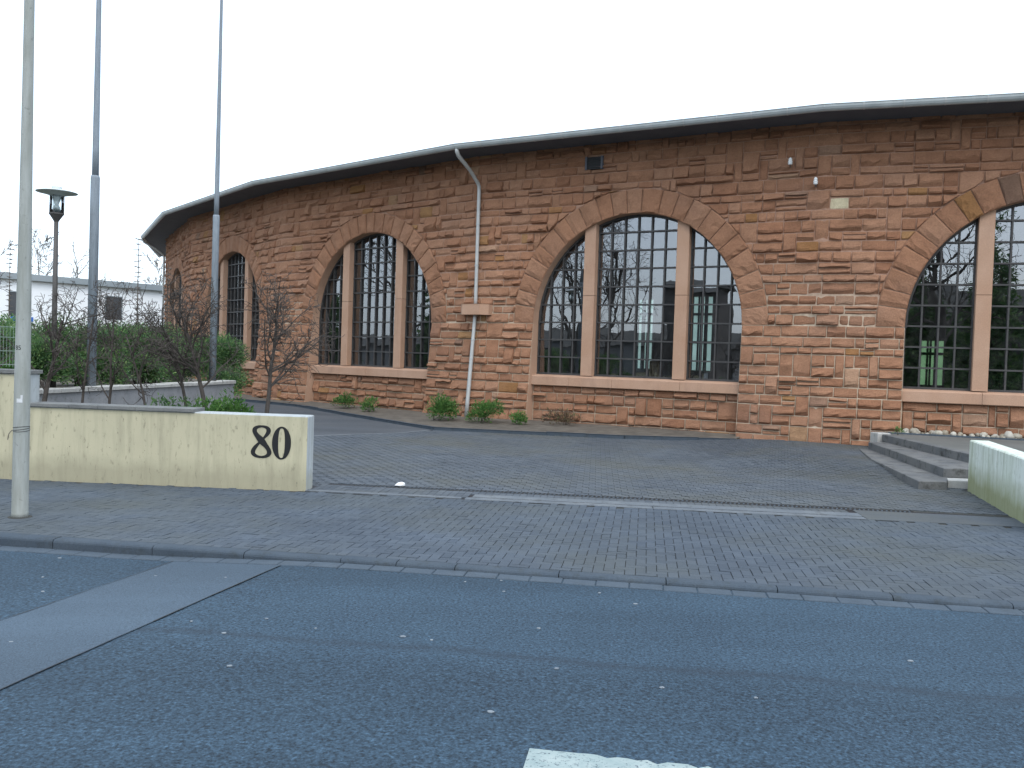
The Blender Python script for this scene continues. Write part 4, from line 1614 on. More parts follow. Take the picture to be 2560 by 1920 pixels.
fb2(vm, -1.58, -1.06, 7.66, 8.02, 0.0, 0.085, 1)  # solid black face, the dark of the hole put into its colour
fb2(vm, -1.60, -1.54, 7.65, 8.03, 0.0, 0.12)
fb2(vm, -1.10, -1.04, 7.65, 8.03, 0.0, 0.12)
for i in range(4):
    fb2(vm, -1.54, -1.10, 7.70 + i * 0.08, 7.715 + i * 0.08, 0.085, 0.11, 1)
vm.build('vent', [M['soffit'], M['black']], wall_o)
for (s, z) in ((4.33, 7.42), (4.99, 6.86)):
    im = MB()
    p = Vector(fw(s, z, 0.18))
    im.lathe((p.x, p.y, p.z - 0.10), [(0.018, 0), (0.05, 0.01), (0.06, 0.04), (0.042, 0.05), (0.06, 0.06), (0.055, 0.10), (0.036, 0.11), (0.05, 0.12), (0.045, 0.16), (0.02, 0.19)], 14)
    io = im.build('insulator', M['porcelain'], wall_o, smooth=True)
    hk = MB()
    hk.tube([fw(s, z - 0.02, -0.02), fw(s, z - 0.14, 0.10), fw(s, z - 0.14, 0.18), fw(s, z - 0.09, 0.18)], 0.012, 6)
    hk.build('insulator_hook', M['iron'], wall_o)


# ------------------------------------------------------------------ low gate wall with house number
def ray_wall(p0, p1, thick, z0, z1, name, mats, parent=None, bev=0.015, **kw):
    """wall from p0 to p1 (seen left to right), thickness away from the viewer; front, end and top may differ in material"""
    p0, p1 = Vector(p0), Vector(p1)
    d = (p1 - p0).normalized()
    nb = Vector((-d.y, d.x)) * thick
    b = MB()
    pq = [(p0.x, p0.y), (p1.x, p1.y), (p1.x + nb.x, p1.y + nb.y), (p0.x + nb.x, p0.y + nb.y)]
    n = len(pq)
    ccx, ccy = sum(p[0] for p in pq) / 4, sum(p[1] for p in pq) / 4
    zz = z1 if isinstance(z1, (list, tuple)) else [z1] * 4
    vs = [(x, y, z0) for x, y in pq] + [(x, y, zz[i] - bev) for i, (x, y) in enumerate(pq)]
    ins = []
    for i, (x, y) in enumerate(pq):
        e = d * (bev if i in (0, 3) else -bev) + Vector((-d.y, d.x)) * (bev if i in (0, 1) else -bev)
        ins.append((x + e.x, y + e.y, zz[i]))
    vs += ins
    fs = [[0, 1, 5, 4], [1, 2, 6, 5], [2, 3, 7, 6], [3, 0, 4, 7], [4, 5, 9, 8], [5, 6, 10, 9], [6, 7, 11, 10], [7, 4, 8, 11], [8, 9, 10, 11]]
    mi = [0, 1, 0, 0, 1, 1, 1, 1, 1]
    for f, m_ in zip(fs, mi):
        b.add([vs[i] for i in f], [list(range(4))], mat=m_)
    o = b.build(name, mats, parent, **kw)
    import bmesh
    bm = bmesh.new()
    bm.from_mesh(o.data)
    bmesh.ops.remove_doubles(bm, verts=bm.verts, dist=1e-5)
    bm.to_mesh(o.data)
    bm.free()
    return o


LW = empty('gate_wall', (-5.0, 12.8, 0), 'low cream rendered wall with big black house number 80', 'wall')
P0, P1 = Vector((-6.98, 12.868)), Vector((-2.885, 12.64))
ray_wall(P0, P1, 0.33, -0.1, 1.065, 'wall_body', [M['cream'], M['paleend']], LW)
wd_ = (P1 - P0).normalized()
wnb = Vector((-wd_.y, wd_.x))
cuts_ = [0.0, 0.62, 1.05, 1.60, 2.02, 2.46]
for a, b_ in zip(cuts_, cuts_[1:]):
    cm = MB()
    q0, q1 = P0 + wd_ * (a + 0.003), P0 + wd_ * (b_ - 0.003)
    f0 = wnb * -0.035
    f1 = wnb * 0.365
    cm.hexa([(q0.x + f0.x, q0.y + f0.y), (q1.x + f0.x, q1.y + f0.y), (q1.x + f1.x, q1.y + f1.y), (q0.x + f1.x, q0.y + f1.y)], 1.066, 1.115, 0.006)
    cm.build('coping_slab', M['coping'], LW)


def wall_pt(x, z, off):
    """x is the world x on the front face"""
    t = (x - P0.x) / wd_.x
    p = P0 + wd_ * t - wnb * off
    return (p.x, p.y, z)


def digit_zero(cx, w, z0, z1, parent):
    b = MB()
    n = 48
    H = (z1 - z0) / 2
    cz = (z0 + z1) / 2
    vs, fs = [], []
    for off in (0.001, 0.006):
        for (a, h, pw) in ((w / 2, H, 2.0), (w * 0.175, H * 0.90, 2.6)):
            for i in range(n):
                t = 2 * math.pi * i / n
                c, s = math.cos(t), math.sin(t)
                x = a * math.copysign(abs(c) ** (2 / pw), c)
                z = h * math.copysign(abs(s) ** (2 / pw), s)
                vs.append(wall_pt(cx + x, cz + z, off))
    for i in range(n):
        j = (i + 1) % n
        fs += [[2 * n + i, 2 * n + j, 3 * n + j, 3 * n + i], [i, j, 2 * n + j, 2 * n + i], [n + j, n + i, 3 * n + i, 3 * n + j]]
    b.add(vs, fs)
    return recalc(b.build('digit', M['black'], parent, label='black digit 0'))


def digit_eight(cx, w, z0, z1, parent):
    b = MB()
    n = 96
    H = z1 - z0
    zc = z0 + 0.535 * H
    vs, fs = [], []
    ctr, wid = [], []
    for i in range(n):
        t = 2 * math.pi * i / n
        up_ = math.cos(t) > 0
        # upper bowl a little smaller than the lower one
        Hh = (z1 - zc) - 0.016 if up_ else (zc - z0) - 0.016
        A = (w / 2 - 0.030) * (0.86 if up_ else 1.0)
        z = zc + Hh * math.cos(t) if True else 0
        x = cx - A * math.sin(2 * t) * (1.0 + 0.10 * abs(math.sin(2 * t)))
        ctr.append((x, z))
    for i in range(n):
        x0, z0_ = ctr[i - 1]
        x1, z1_ = ctr[(i + 1) % n]
        dx, dz = x1 - x0, z1_ - z0_
        l = math.hypot(dx, dz)
        dx, dz = dx / l, dz / l
        # heavy on the falling diagonal, light on the rising one and at top and bottom
        diag = max(0.0, -(dx * dz)) * 2
        rise = max(0.0, (dx * dz)) * 2
        near = math.exp(-((ctr[i][1] - zc) / (0.14 * H)) ** 2)
        vert = abs(dz)
        wdt = 0.028 + 0.036 * vert * (1 - near) + 0.066 * diag * near - 0.004 * rise * near
        wid.append(wdt)
    for off0, off1 in ((0.001, 0.006),):
        for i in range(n):
            x0, z0_ = ctr[i - 1]
            x1, z1_ = ctr[(i + 1) % n]
            dx, dz = x1 - x0, z1_ - z0_
            l = math.hypot(dx, dz)
            nx, nz = -dz / l, dx / l
            t = 2 * math.pi * i / n
            o = off1 + 0.0025 * math.sin(t)
            h_ = wid[i] / 2
            for (sg, of) in ((-1, off0), (-1, o), (1, o), (1, off0)):
                vs.append(wall_pt(ctr[i][0] + nx * h_ * sg, ctr[i][1] + nz * h_ * sg, of))
    for i in range(n):
        j = (i + 1) % n
        for q in range(3):
            fs.append([i * 4 + q, j * 4 + q, j * 4 + q + 1, i * 4 + q + 1])
    b.add(vs, fs)
    return recalc(b.build('digit', M['black'], parent, label='black digit 8'))


digit_eight(-3.545, 0.275, 0.445, 0.915, LW)
digit_zero(-3.253, 0.275, 0.435, 0.905, LW)

# taller wall section to the left with its coping, and the wire fence on it
TW = empty('tall_wall', (-9.5, 13.0, 0), 'taller cream wall section behind the street mast at the left edge', 'wall')
T0, T1 = Vector((-16.0, 13.37)), Vector((-6.99, 12.868))
ray_wall(T0, T1, 0.28, -0.1, 1.53, 'wall_body', [M['cream'], M['paleend']], TW)
tdir = (T1 - T0).normalized()
tn_ = Vector((-tdir.y, tdir.x))
tl = (T1 - T0).length
for i in range(9):
    a, b_ = tl * i / 9 + 0.003, tl * (i + 1) / 9 - 0.003 + (0.03 if i == 8 else 0)
    q0, q1 = T0 + tdir * a, T0 + tdir * b_
    f0, f1 = tn_ * -0.035, tn_ * 0.315
    cm = MB()
    cm.hexa([(q0.x + f0.x, q0.y + f0.y), (q1.x + f0.x, q1.y + f0.y), (q1.x + f1.x, q1.y + f1.y), (q0.x + f1.x, q0.y + f1.y)], 1.532, 1.585, 0.006)
    cm.build('coping_slab', M['coping'], TW)
FN = empty('wire_fence', (-8.0, 13.05, 1.585), 'thin green double wire mesh fence standing on the taller cream wall', 'fence')
fpost = T1 - tdir * 0.12 + tn_ * 0.14
for i in range(4):
    p = fpost - tdir * (2.5 * i)
    b = MB()
    b.hexa([(p.x - .02, p.y - .02), (p.x + .02, p.y - .02), (p.x + .02, p.y + .02), (p.x - .02, p.y + .02)], 1.58, 2.25)
    b.build('post', M['fence'], FN)
for i in range(3):
    b = MB()
    a0, a1 = fpost - tdir * (2.5 * i + 0.03), fpost - tdir * (2.5 * (i + 1) - 0.03)
    for q in range(0, 49):
        p = a0.lerp(a1, (q + .5) / 49)
        b.tube([(p.x, p.y, 1.62), (p.x, p.y, 2.22)], 0.003, 4)
    for z in (1.65, 1.85, 2.05, 2.2):
        b.tube([(a0.x, a0.y, z), (a1.x, a1.y, z)], 0.0045, 4)
    b.build('mesh_panel', M['fence'], FN)

# ------------------------------------------------------------------ terrace, steps and white wall on the right
te = MB()
TP = [(7.15, 11.0), (20, 9.0), (20, 20.2), (9.2, 23.1), (9.17, 21.5), (8.90, 17.1), (8.68, 15.5), (8.16, 15.1)]
te.hexa(TP, -0.1, 0.46, 0.008)
ter_o = te.build('terrace', M['terrace'], kind='structure')
ST = empty('entrance_steps', (7.9, 17.5, 0), 'weathered grey concrete steps between the stone facade and the white wall', 'steps')
for nm, pq, z0, z1, mt in (('step', [(6.95, 15.07), (7.45, 15.10), (7.85, 15.9), (8.6, 21.1), (8.25, 21.0), (7.60, 18.7)], -0.05, 0.14, 'step'),
                           ('step', [(7.69, 15.74), (8.20, 15.71), (8.70, 16.0), (9.15, 21.3), (8.50, 21.1)], 0.141, 0.302, 'step'),
                           ('step', [(8.66, 16.1), (8.86, 16.1), (8.92, 17.1), (9.20, 21.5), (8.98, 21.5)], 0.303, 0.470, 'step'),
                           ('block', [(7.60, 15.38), (7.95, 15.33), (8.19, 15.70), (7.72, 15.73)], -0.05, 0.136, 'lightcoping'),
                           ('block', [(8.25, 15.3), (8.62, 15.35), (8.72, 16.08), (8.48, 16.10)], -0.05, 0.33, 'step'),
                           ('block', [(8.86, 21.46), (9.20, 21.53), (9.18, 21.9), (8.84, 21.85)], 0.05, 0.495, 'lightcoping')):
    b = MB()
    b.hexa(pq, z0, z1, 0.012)
    b.build(nm, M[mt], ST)
WW = empty('white_wall', (7.5, 13.5, 0), 'low stained white rendered wall beside the steps at the right edge', 'wall')
wp = [(7.80, 15.10), (6.62, 10.9), (6.90, 10.82), (8.10, 15.04)]
wz = MB()
wz.hexa(wp, -0.1, 0.865, 0.02)
wz.build('wall_body', M['whitewash'], WW)

# edging and pebbles at the foot of the right-hand window
eg = MB()
e0, e1 = Vector(fw(SIDE - 3.5, 0, 0.75)[:2]), Vector(fw(SIDE + 5.0, 0, 0.75)[:2])
d = (e1 - e0).normalized()
nn = Vector((-d.y, d.x))
for i in range(9):
    a, b2 = e0 + (e1 - e0) * (i / 9) + d * .004, e0 + (e1 - e0) * ((i + 1) / 9) - d * .004
    b = MB()
    b.hexa([(a.x, a.y), (b2.x, b2.y), (b2.x + nn.x * .07, b2.y + nn.y * .07), (a.x + nn.x * .07, a.y + nn.y * .07)], 0.38, 0.495, 0.01)
    b.build('edging_stone', M['kerb'], ter_o)
rq = random.Random(15)
pbs = []
for i in range(150):
    s = SIDE - 3.15 + rq.random() ** 1.1 * 6.3
    n_off = rq.uniform(0.08, 0.62)
    if abs(s - SIDE) > WR:
        n_off = rq.uniform(0.45, 0.66)
    r = rq.uniform(0.03, 0.075) if rq.random() < 0.85 else rq.uniform(0.08, 0.13)
    pbs.append((s, n_off, r))
for (s, n_off, r) in pbs:
    b = MB()
    c = fw(s, 0.462, n_off)
    fl_, el = rq.uniform(.5, .8), rq.uniform(.75, 1.35)
    a0 = rq.random() * 3
    vs_ = []
    for ring, (rr, z) in enumerate(((0.55, 0.0), (1.0, 0.35), (0.85, 0.8), (0.4, 1.05))):
        for i in range(7):
            a = a0 + 2 * math.pi * i / 7
            q = rr * r * rq.uniform(.85, 1.12)
            vs_.append((c[0] + q * el * math.cos(a), c[1] + q * math.sin(a) / el, c[2] + z * r * 2 * fl_ - 0.004))
    fs_ = [[j * 7 + i, j * 7 + (i + 1) % 7, (j + 1) * 7 + (i + 1) % 7, (j + 1) * 7 + i] for j in range(3) for i in range(7)] + [list(range(21, 28))]
    b.add(vs_, fs_, rq.random())
    b.build('pebble', M['pebble'], ter_o, smooth=True)


# ------------------------------------------------------------------ street mast, flagpoles, lamp
SM = empty('street_mast', (-5.515, 10.03, 0), 'pale grey tapered steel mast standing on the pavement at the left', 'mast')
b = MB()
zs_ = [0, 0.05, 0.6, 1.2, 1.9, 2.6, 3.5, 5, 7, 9]
rad = [0.094, 0.086, 0.085, 0.083, 0.080, 0.074, 0.066, 0.056, 0.048, 0.04]
b.tube([(-5.515, 10.03, z) for z in zs_], rad, 28)
b.build('shaft', M['galv'], SM, smooth=True)
b = MB()
b.lathe((-5.515, 10.03, 0.0), [(0.125, 0.0), (0.122, 0.006), (0.09, 0.012)], 20)
b.build('base_ring', M['joint'], SM)
b = MB()
for q, zq in enumerate((0.985, 1.0, 1.02)):
    pts_ = [(-5.515 + 0.0855 * math.cos(a), 10.03 + 0.0855 * math.sin(a), zq + 0.012 * math.sin(a * 1 + q)) for a in [i * math.pi / 12 for i in range(25)]]
    b.tube(pts_, 0.0035, 5)
b.tube([(-5.58, 9.96, 0.99), (-5.61, 9.95, 0.95), (-5.62, 9.945, 0.88)], 0.004, 5)
b.build('wire_tie', M['iron'], SM)


def cyl_label(mb, z0, z1, a0, a1, r, n=6):
    vs_, fs_ = [], []
    for i in range(n + 1):
        a = a0 + (a1 - a0) * i / n
        for z in (z0, z1):
            vs_.append((-5.515 + r * math.cos(a), 10.03 + r * math.sin(a), z))
    for i in range(n):
        fs_.append([2 * i, 2 * i + 2, 2 * i + 3, 2 * i + 1])
    mb.add(vs_, fs_)


b = MB()
cyl_label(b, 1.30, 1.345, R_(-100), R_(-58), 0.0845)
cyl_label(b, 1.345, 1.385, R_(-72), R_(-57), 0.0846)
b.build('sticker', M['tape'], SM)
tc = bpy.data.curves.new('mast_number', 'FONT')
tc.body = '85'
tc.size = 0.072
tc.align_x = 'CENTER'
to = bpy.data.objects.new('mast_number_curve', tc)
COL.objects.link(to)
dg = bpy.context.evaluated_depsgraph_get()
me_t = bpy.data.meshes.new_from_object(to.evaluated_get(dg))
bpy.data.objects.remove(to)
tb = MB()
vsn = []
for v in me_t.vertices:
    a = R_(-98) + v.co.x / 0.0815
    vsn.append((-5.515 + 0.0812 * math.cos(a), 10.03 + 0.0812 * math.sin(a), 1.89 + v.co.y))
tb.add(vsn, [list(p.vertices) for p in me_t.polygons])
tb.build('number', M['black'], SM, label='stencilled number 85')

for (x, y, zst, ztop, zb, lab) in ((-8.98, 19.0, 5.58, 12.5, 0.9, 'tall grey flagpole, thicker one nearer the street mast'),
                                   (-8.58, 25.5, 5.82, 13.0, 0.9, 'tall grey flagpole in front of the curved facade')):
    fp = empty('flagpole', (x, y, zb), lab, 'flagpole', 'flagpoles in the shrub bed')
    b = MB()
    b.tube([(x, y, zb - 0.2), (x, y, zst - 0.05), (x, y, zst)], [0.098, 0.092, 0.082], 20)
    b.build('lower_section', M['flagpole'], fp, smooth=True)
    b = MB()
    b.tube([(x, y, zst - 0.02 + (ztop - zst) * i / 12) for i in range(13)], [0.070 - 0.035 * i / 12 for i in range(13)], 20)
    b.build('upper_section', M['flagpole'], fp, smooth=True)

LP = empty('lamp_post', (-9.79, 19.0, 1.0), 'black post lantern with a wide flat disc hat', 'street lamp')
lx, ly = -9.79, 19.0
b = MB()
b.tube([(lx, ly, 0.8), (lx, ly, 3.0), (lx, ly, 4.62)], [0.060, 0.052, 0.044], 16)
b.build('post', M['lamppost'], LP, smooth=True)
b = MB()
b.lathe((lx, ly, 4.58), [(0.045, 0), (0.06, 0.03), (0.13, 0.14), (0.145, 0.155), (0.145, 0.185), (0.10, 0.19)], 24)
b.build('bowl', M['lamppost'], LP, smooth=False)
b = MB()
b.lathe((lx, ly, 4.765), [(0.138, 0), (0.138, 0.37)], 24)
b.build('glass_cylinder', M['lampglass'], LP, smooth=True)
b = MB()
b.lathe((lx, ly, 4.77), [(0.02, 0), (0.06, 0.0), (0.065, 0.12), (0.04, 0.17), (0.055, 0.22), (0.085, 0.31), (0.095, 0.37), (0.02, 0.37)], 20)
b.build('burner', M['hat'], LP, smooth=True)
b = MB()
b.lathe((lx, ly, 5.12), [(0.10, 0.0), (0.30, 0.055), (0.405, 0.075), (0.41, 0.083), (0.30, 0.115), (0.12, 0.145), (0.10, 0.15)], 36)
hat_o = b.build('hat', M['hat'], LP, smooth=False)
b = MB()
b.lathe((lx, ly, 5.272), [(0.095, 0), (0.10, 0.01), (0.10, 0.045), (0.09, 0.05)], 24)
b.build('cap', M['hat'], hat_o)
for i in range(3):
    a = 0.6 + i * 2 * math.pi / 3
    b = MB()
    b.tube([(lx + .145 * math.cos(a), ly + .145 * math.sin(a), 4.74), (lx + .145 * math.cos(a), ly + .145 * math.sin(a), 5.15)], 0.006, 6)
    b.build('strut', M['lamppost'], LP)

# ------------------------------------------------------------------ planter wall behind the gate wall
PWL = empty('planter_wall', (-8.5, 21, 0), 'grey retaining wall with pale coping holding the green shrubs', 'wall')
pw0, pw1 = Vector((-9.05, 15.6)), Vector((-7.98, 25.6))
b = MB()
dd_ = (pw1 - pw0).normalized()
nn = Vector((-dd_.y, dd_.x))
b.hexa([(pw0.x, pw0.y), (pw1.x, pw1.y), (pw1.x + nn.x * .28, pw1.y + nn.y * .28), (pw0.x + nn.x * .28, pw0.y + nn.y * .28)], -0.1, 1.03, 0.01)
recalc(b.build('wall_body', M['greywall'], PWL))
ncop = 11
rc = random.Random(3)
for i in range(ncop):
    q0, q1 = pw0.lerp(pw1, i / ncop) + dd_ * .006, pw0.lerp(pw1, (i + 1) / ncop) - dd_ * .006
    f0, f1 = nn * -0.05, nn * 0.33
    cm = MB()
    cm.hexa([(q0.x + f0.x, q0.y + f0.y), (q1.x + f0.x, q1.y + f0.y), (q1.x + f1.x, q1.y + f1.y), (q0.x + f1.x, q0.y + f1.y)], 1.035, 1.115 + rc.uniform(-.006, .01), 0.012)
    recalc(cm.build('coping_slab', M['lightcoping'], PWL))
sb = MB()
SB = [(-9.1, 15.6), (-8.3, 25.5), (-12, 33), (-24, 36), (-26, 15.6)]
sb.hexa(SB, 0.0, 0.95)
sb.build('shrub_bed', M['soil'], kind='structure')
sb2 = MB()
sb2.hexa([(-8.8, 13.2), (-3.35, 12.98), (-3.5, 14.72), (-8.2, 16.2), (-8.9, 15.6)], -0.05, 0.10)
sb2.build('tree_strip', M['soil'], kind='structure')


# ------------------------------------------------------------------ plants
def leaves(mb, rng, blobs, n, size, aspect=0.45, up=0.3, shell=0.55):
    tot = sum(b[3] * b[4] * b[5] for b in blobs)
    for (cx, cy, cz, rx, ry, rz) in blobs:
        m = int(n * rx * ry * rz / tot)
        for _ in range(m):
            d = Vector((rng.gauss(0, 1), rng.gauss(0, 1), rng.gauss(0, 1))).normalized()
            if d.z < -0.55:
                d.z *= -0.5
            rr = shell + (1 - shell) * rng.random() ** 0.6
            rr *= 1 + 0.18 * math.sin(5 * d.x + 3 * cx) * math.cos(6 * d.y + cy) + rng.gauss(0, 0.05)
            p = Vector((cx + d.x * rx * rr, cy + d.y * ry * rr, cz + d.z * rz * rr))
            a = (d + Vector((rng.gauss(0, .7), rng.gauss(0, .7), rng.gauss(up, .6)))).normalized()
            q = a.cross(Vector((rng.gauss(0, 1), rng.gauss(0, 1), rng.gauss(0, 1)))).normalized()
            L_ = size * rng.uniform(.6, 1.4)
            W_ = L_ * aspect
            tip = p + a * L_
            mid = p + a * L_ * .5
            bend = a.cross(q) * (W_ * .25)
            l_, r_ = mid + q * W_ * .5 + bend, mid - q * W_ * .5 + bend
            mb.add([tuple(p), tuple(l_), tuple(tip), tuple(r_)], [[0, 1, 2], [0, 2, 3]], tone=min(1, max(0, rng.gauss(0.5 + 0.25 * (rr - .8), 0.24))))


def shrub(name, x, y, z, rx, ry, h, n, size, mat, label, group, seed, cat='shrub', twigs=10, aspect=0.4, up=0.3):
    rng = random.Random(seed)
    root = empty(name, (x, y, z), label, cat, group)
    blobs = []
    for i in range(12):
        a = rng.random() * 6.28
        f_ = rng.random() ** .5
        sz = rng.uniform(.34, .56)
        blobs.append((x + math.cos(a) * rx * .62 * f_, y + math.sin(a) * ry * .62 * f_, z + h * rng.uniform(.20, .70), rx * sz, ry * sz, h * rng.uniform(.24, .34)))
    mb = MB()
    leaves(mb, rng, blobs, n, size, aspect, up)
    mb.build('foliage', mat, root)
    tb_ = MB()
    for i in range(twigs):
        b_ = rng.choice(blobs)
        p1 = Vector((b_[0] + rng.gauss(0, .1) * rx, b_[1] + rng.gauss(0, .1) * ry, b_[2] + b_[5] * rng.uniform(.2, 1.0)))
        p0 = Vector((x + rng.gauss(0, .08) * rx, y + rng.gauss(0, .08) * ry, z - .03))
        mid = p0.lerp(p1, .5) + Vector((rng.gauss(0, .04), rng.gauss(0, .04), 0)) * h
        tb_.tube([p0, mid, p1], [0.012 * h, 0.008 * h, 0.003 * h], 4)
    tb_.build('stems', M['bark'], root)
    return root


SHR = [(-10.3, 17.2, 1.1, 1.0, 1.35, 0, 'rounded evergreen shrub behind the wire fence corner'),
       (-10.7, 19.2, 1.1, 1.1, 1.55, 0, 'evergreen shrub around the foot of the black lamp post'),
       (-9.9, 20.6, 1.0, 1.0, 1.50, 0, 'evergreen shrub just behind the thicker flagpole'),
       (-10.9, 22.5, 1.2, 1.2, 1.62, 0, 'evergreen shrub in the back row behind the thicker flagpole'),
       (-9.6, 22.9, 1.0, 1.1, 1.45, 0, 'evergreen shrub between the two flagpoles'),
       (-10.2, 25.2, 1.2, 1.2, 1.62, 0, 'tall evergreen shrub left of the flagpole before the facade'),
       (-9.3, 27.6, 1.1, 1.0, 1.35, 0, 'evergreen shrub right behind the flagpole before the facade'),
       (-9.2, 24.6, 0.8, 0.9, 1.15, 0, 'low evergreen shrub hugging the flagpole before the facade'),
       (-9.5, 18.1, 0.75, 0.8, 1.05, 0, 'low evergreen shrub left of the thicker flagpole'),
       (-11.9, 26.5, 1.4, 1.3, 1.7, 0, 'evergreen shrub at the back beneath the white building'),
       (-12.6, 20.8, 1.5, 1.3, 1.65, 0, 'evergreen shrub in the back row behind the lamp post')]
for i, (x, y, rx, ry, h, _q, lab) in enumerate(SHR):
    shrub('evergreen_shrub', x, y, 0.93, rx * 1.15, ry * 1.15, h * 1.14, 21000, 0.068, M['shrub'], lab, 'evergreen shrubs in the raised bed', 200 + i)
shrub('spreading_shrub', -8.55, 26.6, 0.55, 0.9, 0.8, 0.95, 3800, 0.08, M['shrub'], 'dark spreading shrub at the end of the grey retaining wall', None, 231)
shrub('bright_shrub', -9.2, 16.4, 0.7, 0.45, 0.4, 1.15, 2200, 0.09, M['fresh'], 'bright green leafy shrub beside the end of the taller cream wall', None, 232, aspect=.5)
shrub('low_shrub', -4.75, 14.45, 0.08, 0.62, 0.5, 1.25, 4200, 0.075, M['fresh'], 'low bright green shrub behind the gate wall left of the bare trunk', None, 233, aspect=.4)
shrub('low_shrub', -5.55, 14.8, 0.08, 0.5, 0.4, 1.12, 1700, 0.07, M['shrub'], 'sparse low shrub behind the end of the coping slabs', None, 234)
WEEDS = [(-5.75, 31.0, 0.45, 0.62, 900, 'fresh', 'bushy weed at the facade foot, farthest left of the green tufts'),
         (-4.75, 29.6, 0.36, 0.52, 600, 'fresh', 'small green weed right of the bushy weed under the left window'),
         (-2.25, 26.6, 0.72, 0.85, 2200, 'fresh', 'large green weed bush just left of the downpipe foot'),
         (-0.80, 26.0, 0.62, 0.68, 1900, 'fresh', 'green weed bush at the foot of the downpipe'),
         (0.22, 25.7, 0.30, 0.42, 500, 'fresh', 'small lone weed tuft right of the downpipe bushes'),
         (1.5, 25.9, 0.75, 0.55, 700, 'dry', 'dry brown weed patch beneath the middle window'),
         (9.4, 21.55, 0.16, 0.22, 60, 'fresh', 'tiny weed sprout growing among the pebbles')]
for i, (x, y, r, h, n, mt, lab) in enumerate(WEEDS):
    shrub('weed', x, y, 0.465 if x > 5 else 0.07, r, r, h, n, 0.085 if n > 100 else 0.07, M[mt], lab, 'weeds at the foot of the facade', 300 + i, 'weed', 6, .3, .6)


class Tree:
    def __init__(self, rng, sides=4):
        self.rng, self.trunk, self.crown = rng, MB(), MB()
        self.sides = sides

    def grow(self, p, d, length, r, level, maxlevel, cfg):
        rng = self.rng
        nseg = cfg['seg'][level]
        pts, rad = [p], [r]
        dirs = [d]
        for i in range(nseg):
            wob = cfg['wob'][level]
            d = (d + Vector((rng.gauss(0, wob), rng.gauss(0, wob), rng.gauss(0, wob) + cfg['up'][level]))).normalized()
            p = p + d * (length / nseg)
            pts.append(p)
            rad.append(max(cfg['rmin'], r * (1 - (1 - cfg['taper'][level]) * (i + 1) / nseg)))
            dirs.append(d)
        (self.trunk if level == 0 else self.crown).tube(pts, rad, 7 if level == 0 else (5 if level == 1 else 3), cap=(level == 0))
        if level >= maxlevel:
            return
        nch = cfg['n'][level]
        for c in range(nch):
            f_ = cfg['start'][level] + (1 - cfg['start'][level]) * (c + rng.random()) / nch
            x = min(nseg - 1e-4, f_ * nseg)
            i = int(x)
            q = pts[i].lerp(pts[i + 1], x - i)
            rr = rad[i] + (rad[i + 1] - rad[i]) * (x - i)
            ax = dirs[i + 1]
            side = ax.orthogonal().normalized()
            side.rotate(Matrix.Rotation(rng.random() * 6.283, 3, ax))
            ang = R_(rng.uniform(*cfg['ang'][level]))
            nd = (ax * math.cos(ang) + side * math.sin(ang)).normalized()
            ln_ = length * rng.uniform(*cfg['len'][level]) * (1.15 - 0.45 * f_)
            self.grow(q, nd, ln_, max(cfg['rmin'], rr * cfg['rr'][level]), level + 1, maxlevel, cfg)


def bare_tree(name, x, y, z, h, r, cfg, label, group, seed, mat='bark', lean=(0, 0), levels=3):
    rng = random.Random(seed)
    t = Tree(rng)
    t.grow(Vector((x, y, z - .05)), Vector((lean[0], lean[1], 1)).normalized(), h, r, 0, levels, cfg)
    root = empty(name, (x, y, z), label, 'tree', group)
    t.trunk.build('trunk', M[mat], root, smooth=True)
    t.crown.build('crown', M[mat], root)
    return root


SMALL = dict(seg=[6, 6, 5, 3], wob=[.07, .15, .24, .3], up=[.03, .07, .03, 0], taper=[.40, .4, .5, .5], n=[13, 10, 6, 0], start=[.50, .12, .12, 0],
             ang=[(22, 62), (28, 70), (30, 75), (0, 0)], len=[(.36, .58), (.30, .52), (.32, .6), (0, 0)], rr=[.55, .5, .6, .5], rmin=0.0042)
TR = [(-4.03, 14.62, 2.45, .048, (.06, 0), 'bare dark little tree nearest the house number'),
      (-4.95, 15.0, 2.45, .050, (-.10, 0), 'bare leaning little tree before the flagpole at the facade'),
      (-5.50, 15.35, 2.35, .038, (-.08, .05), 'bare little tree with a slender trunk left of the leaning one'),
      (-6.35, 15.4, 2.3, .030, (.08, 0), 'thin bare sapling at the middle of the coping slabs'),
      (-7.15, 15.6, 2.4, .032, (.05, .02), 'thin bare sapling right of the thicker flagpole'),
      (-7.62, 15.55, 2.4, .030, (0, 0), 'thin upright bare sapling close to the thicker flagpole'),
      (-8.15, 15.5, 2.4, .055, (.02, 0), 'bare little tree with a thick trunk in front of the thicker flagpole'),
      (-8.62, 14.9, 2.5, .044, (-.05, 0), 'bare little tree behind the street mast and fence')]
THIN = dict(SMALL, n=[9, 8, 4, 0], start=[.40, .2, .2, 0])
for i, (x, y, h, r, lean, lab) in enumerate(TR):
    bare_tree('bare_tree', x, y, 0.1, h, r, SMALL if i < 3 else THIN, lab, 'small bare trees behind the gate wall', 400 + i, 'bark', lean)

# ------------------------------------------------------------------ beyond: white building and trees
BG = empty('white_building', (-31, 64, 0), 'long low white building with a grey roof edge at the far left', 'building')
g0, g1 = Vector((-52, 43.0)), Vector((-15.0, 79.5))
gd = (g1 - g0).normalized()
gn = Vector((-gd.y, gd.x))


def bgbox(mb, a, b, o0, o1, z0, z1):
    q = [g0 + gd * a + gn * o0, g0 + gd * b + gn * o0, g0 + gd * b + gn * o1, g0 + gd * a + gn * o1]
    mb.hexa([(p.x, p.y) for p in q], z0, z1)


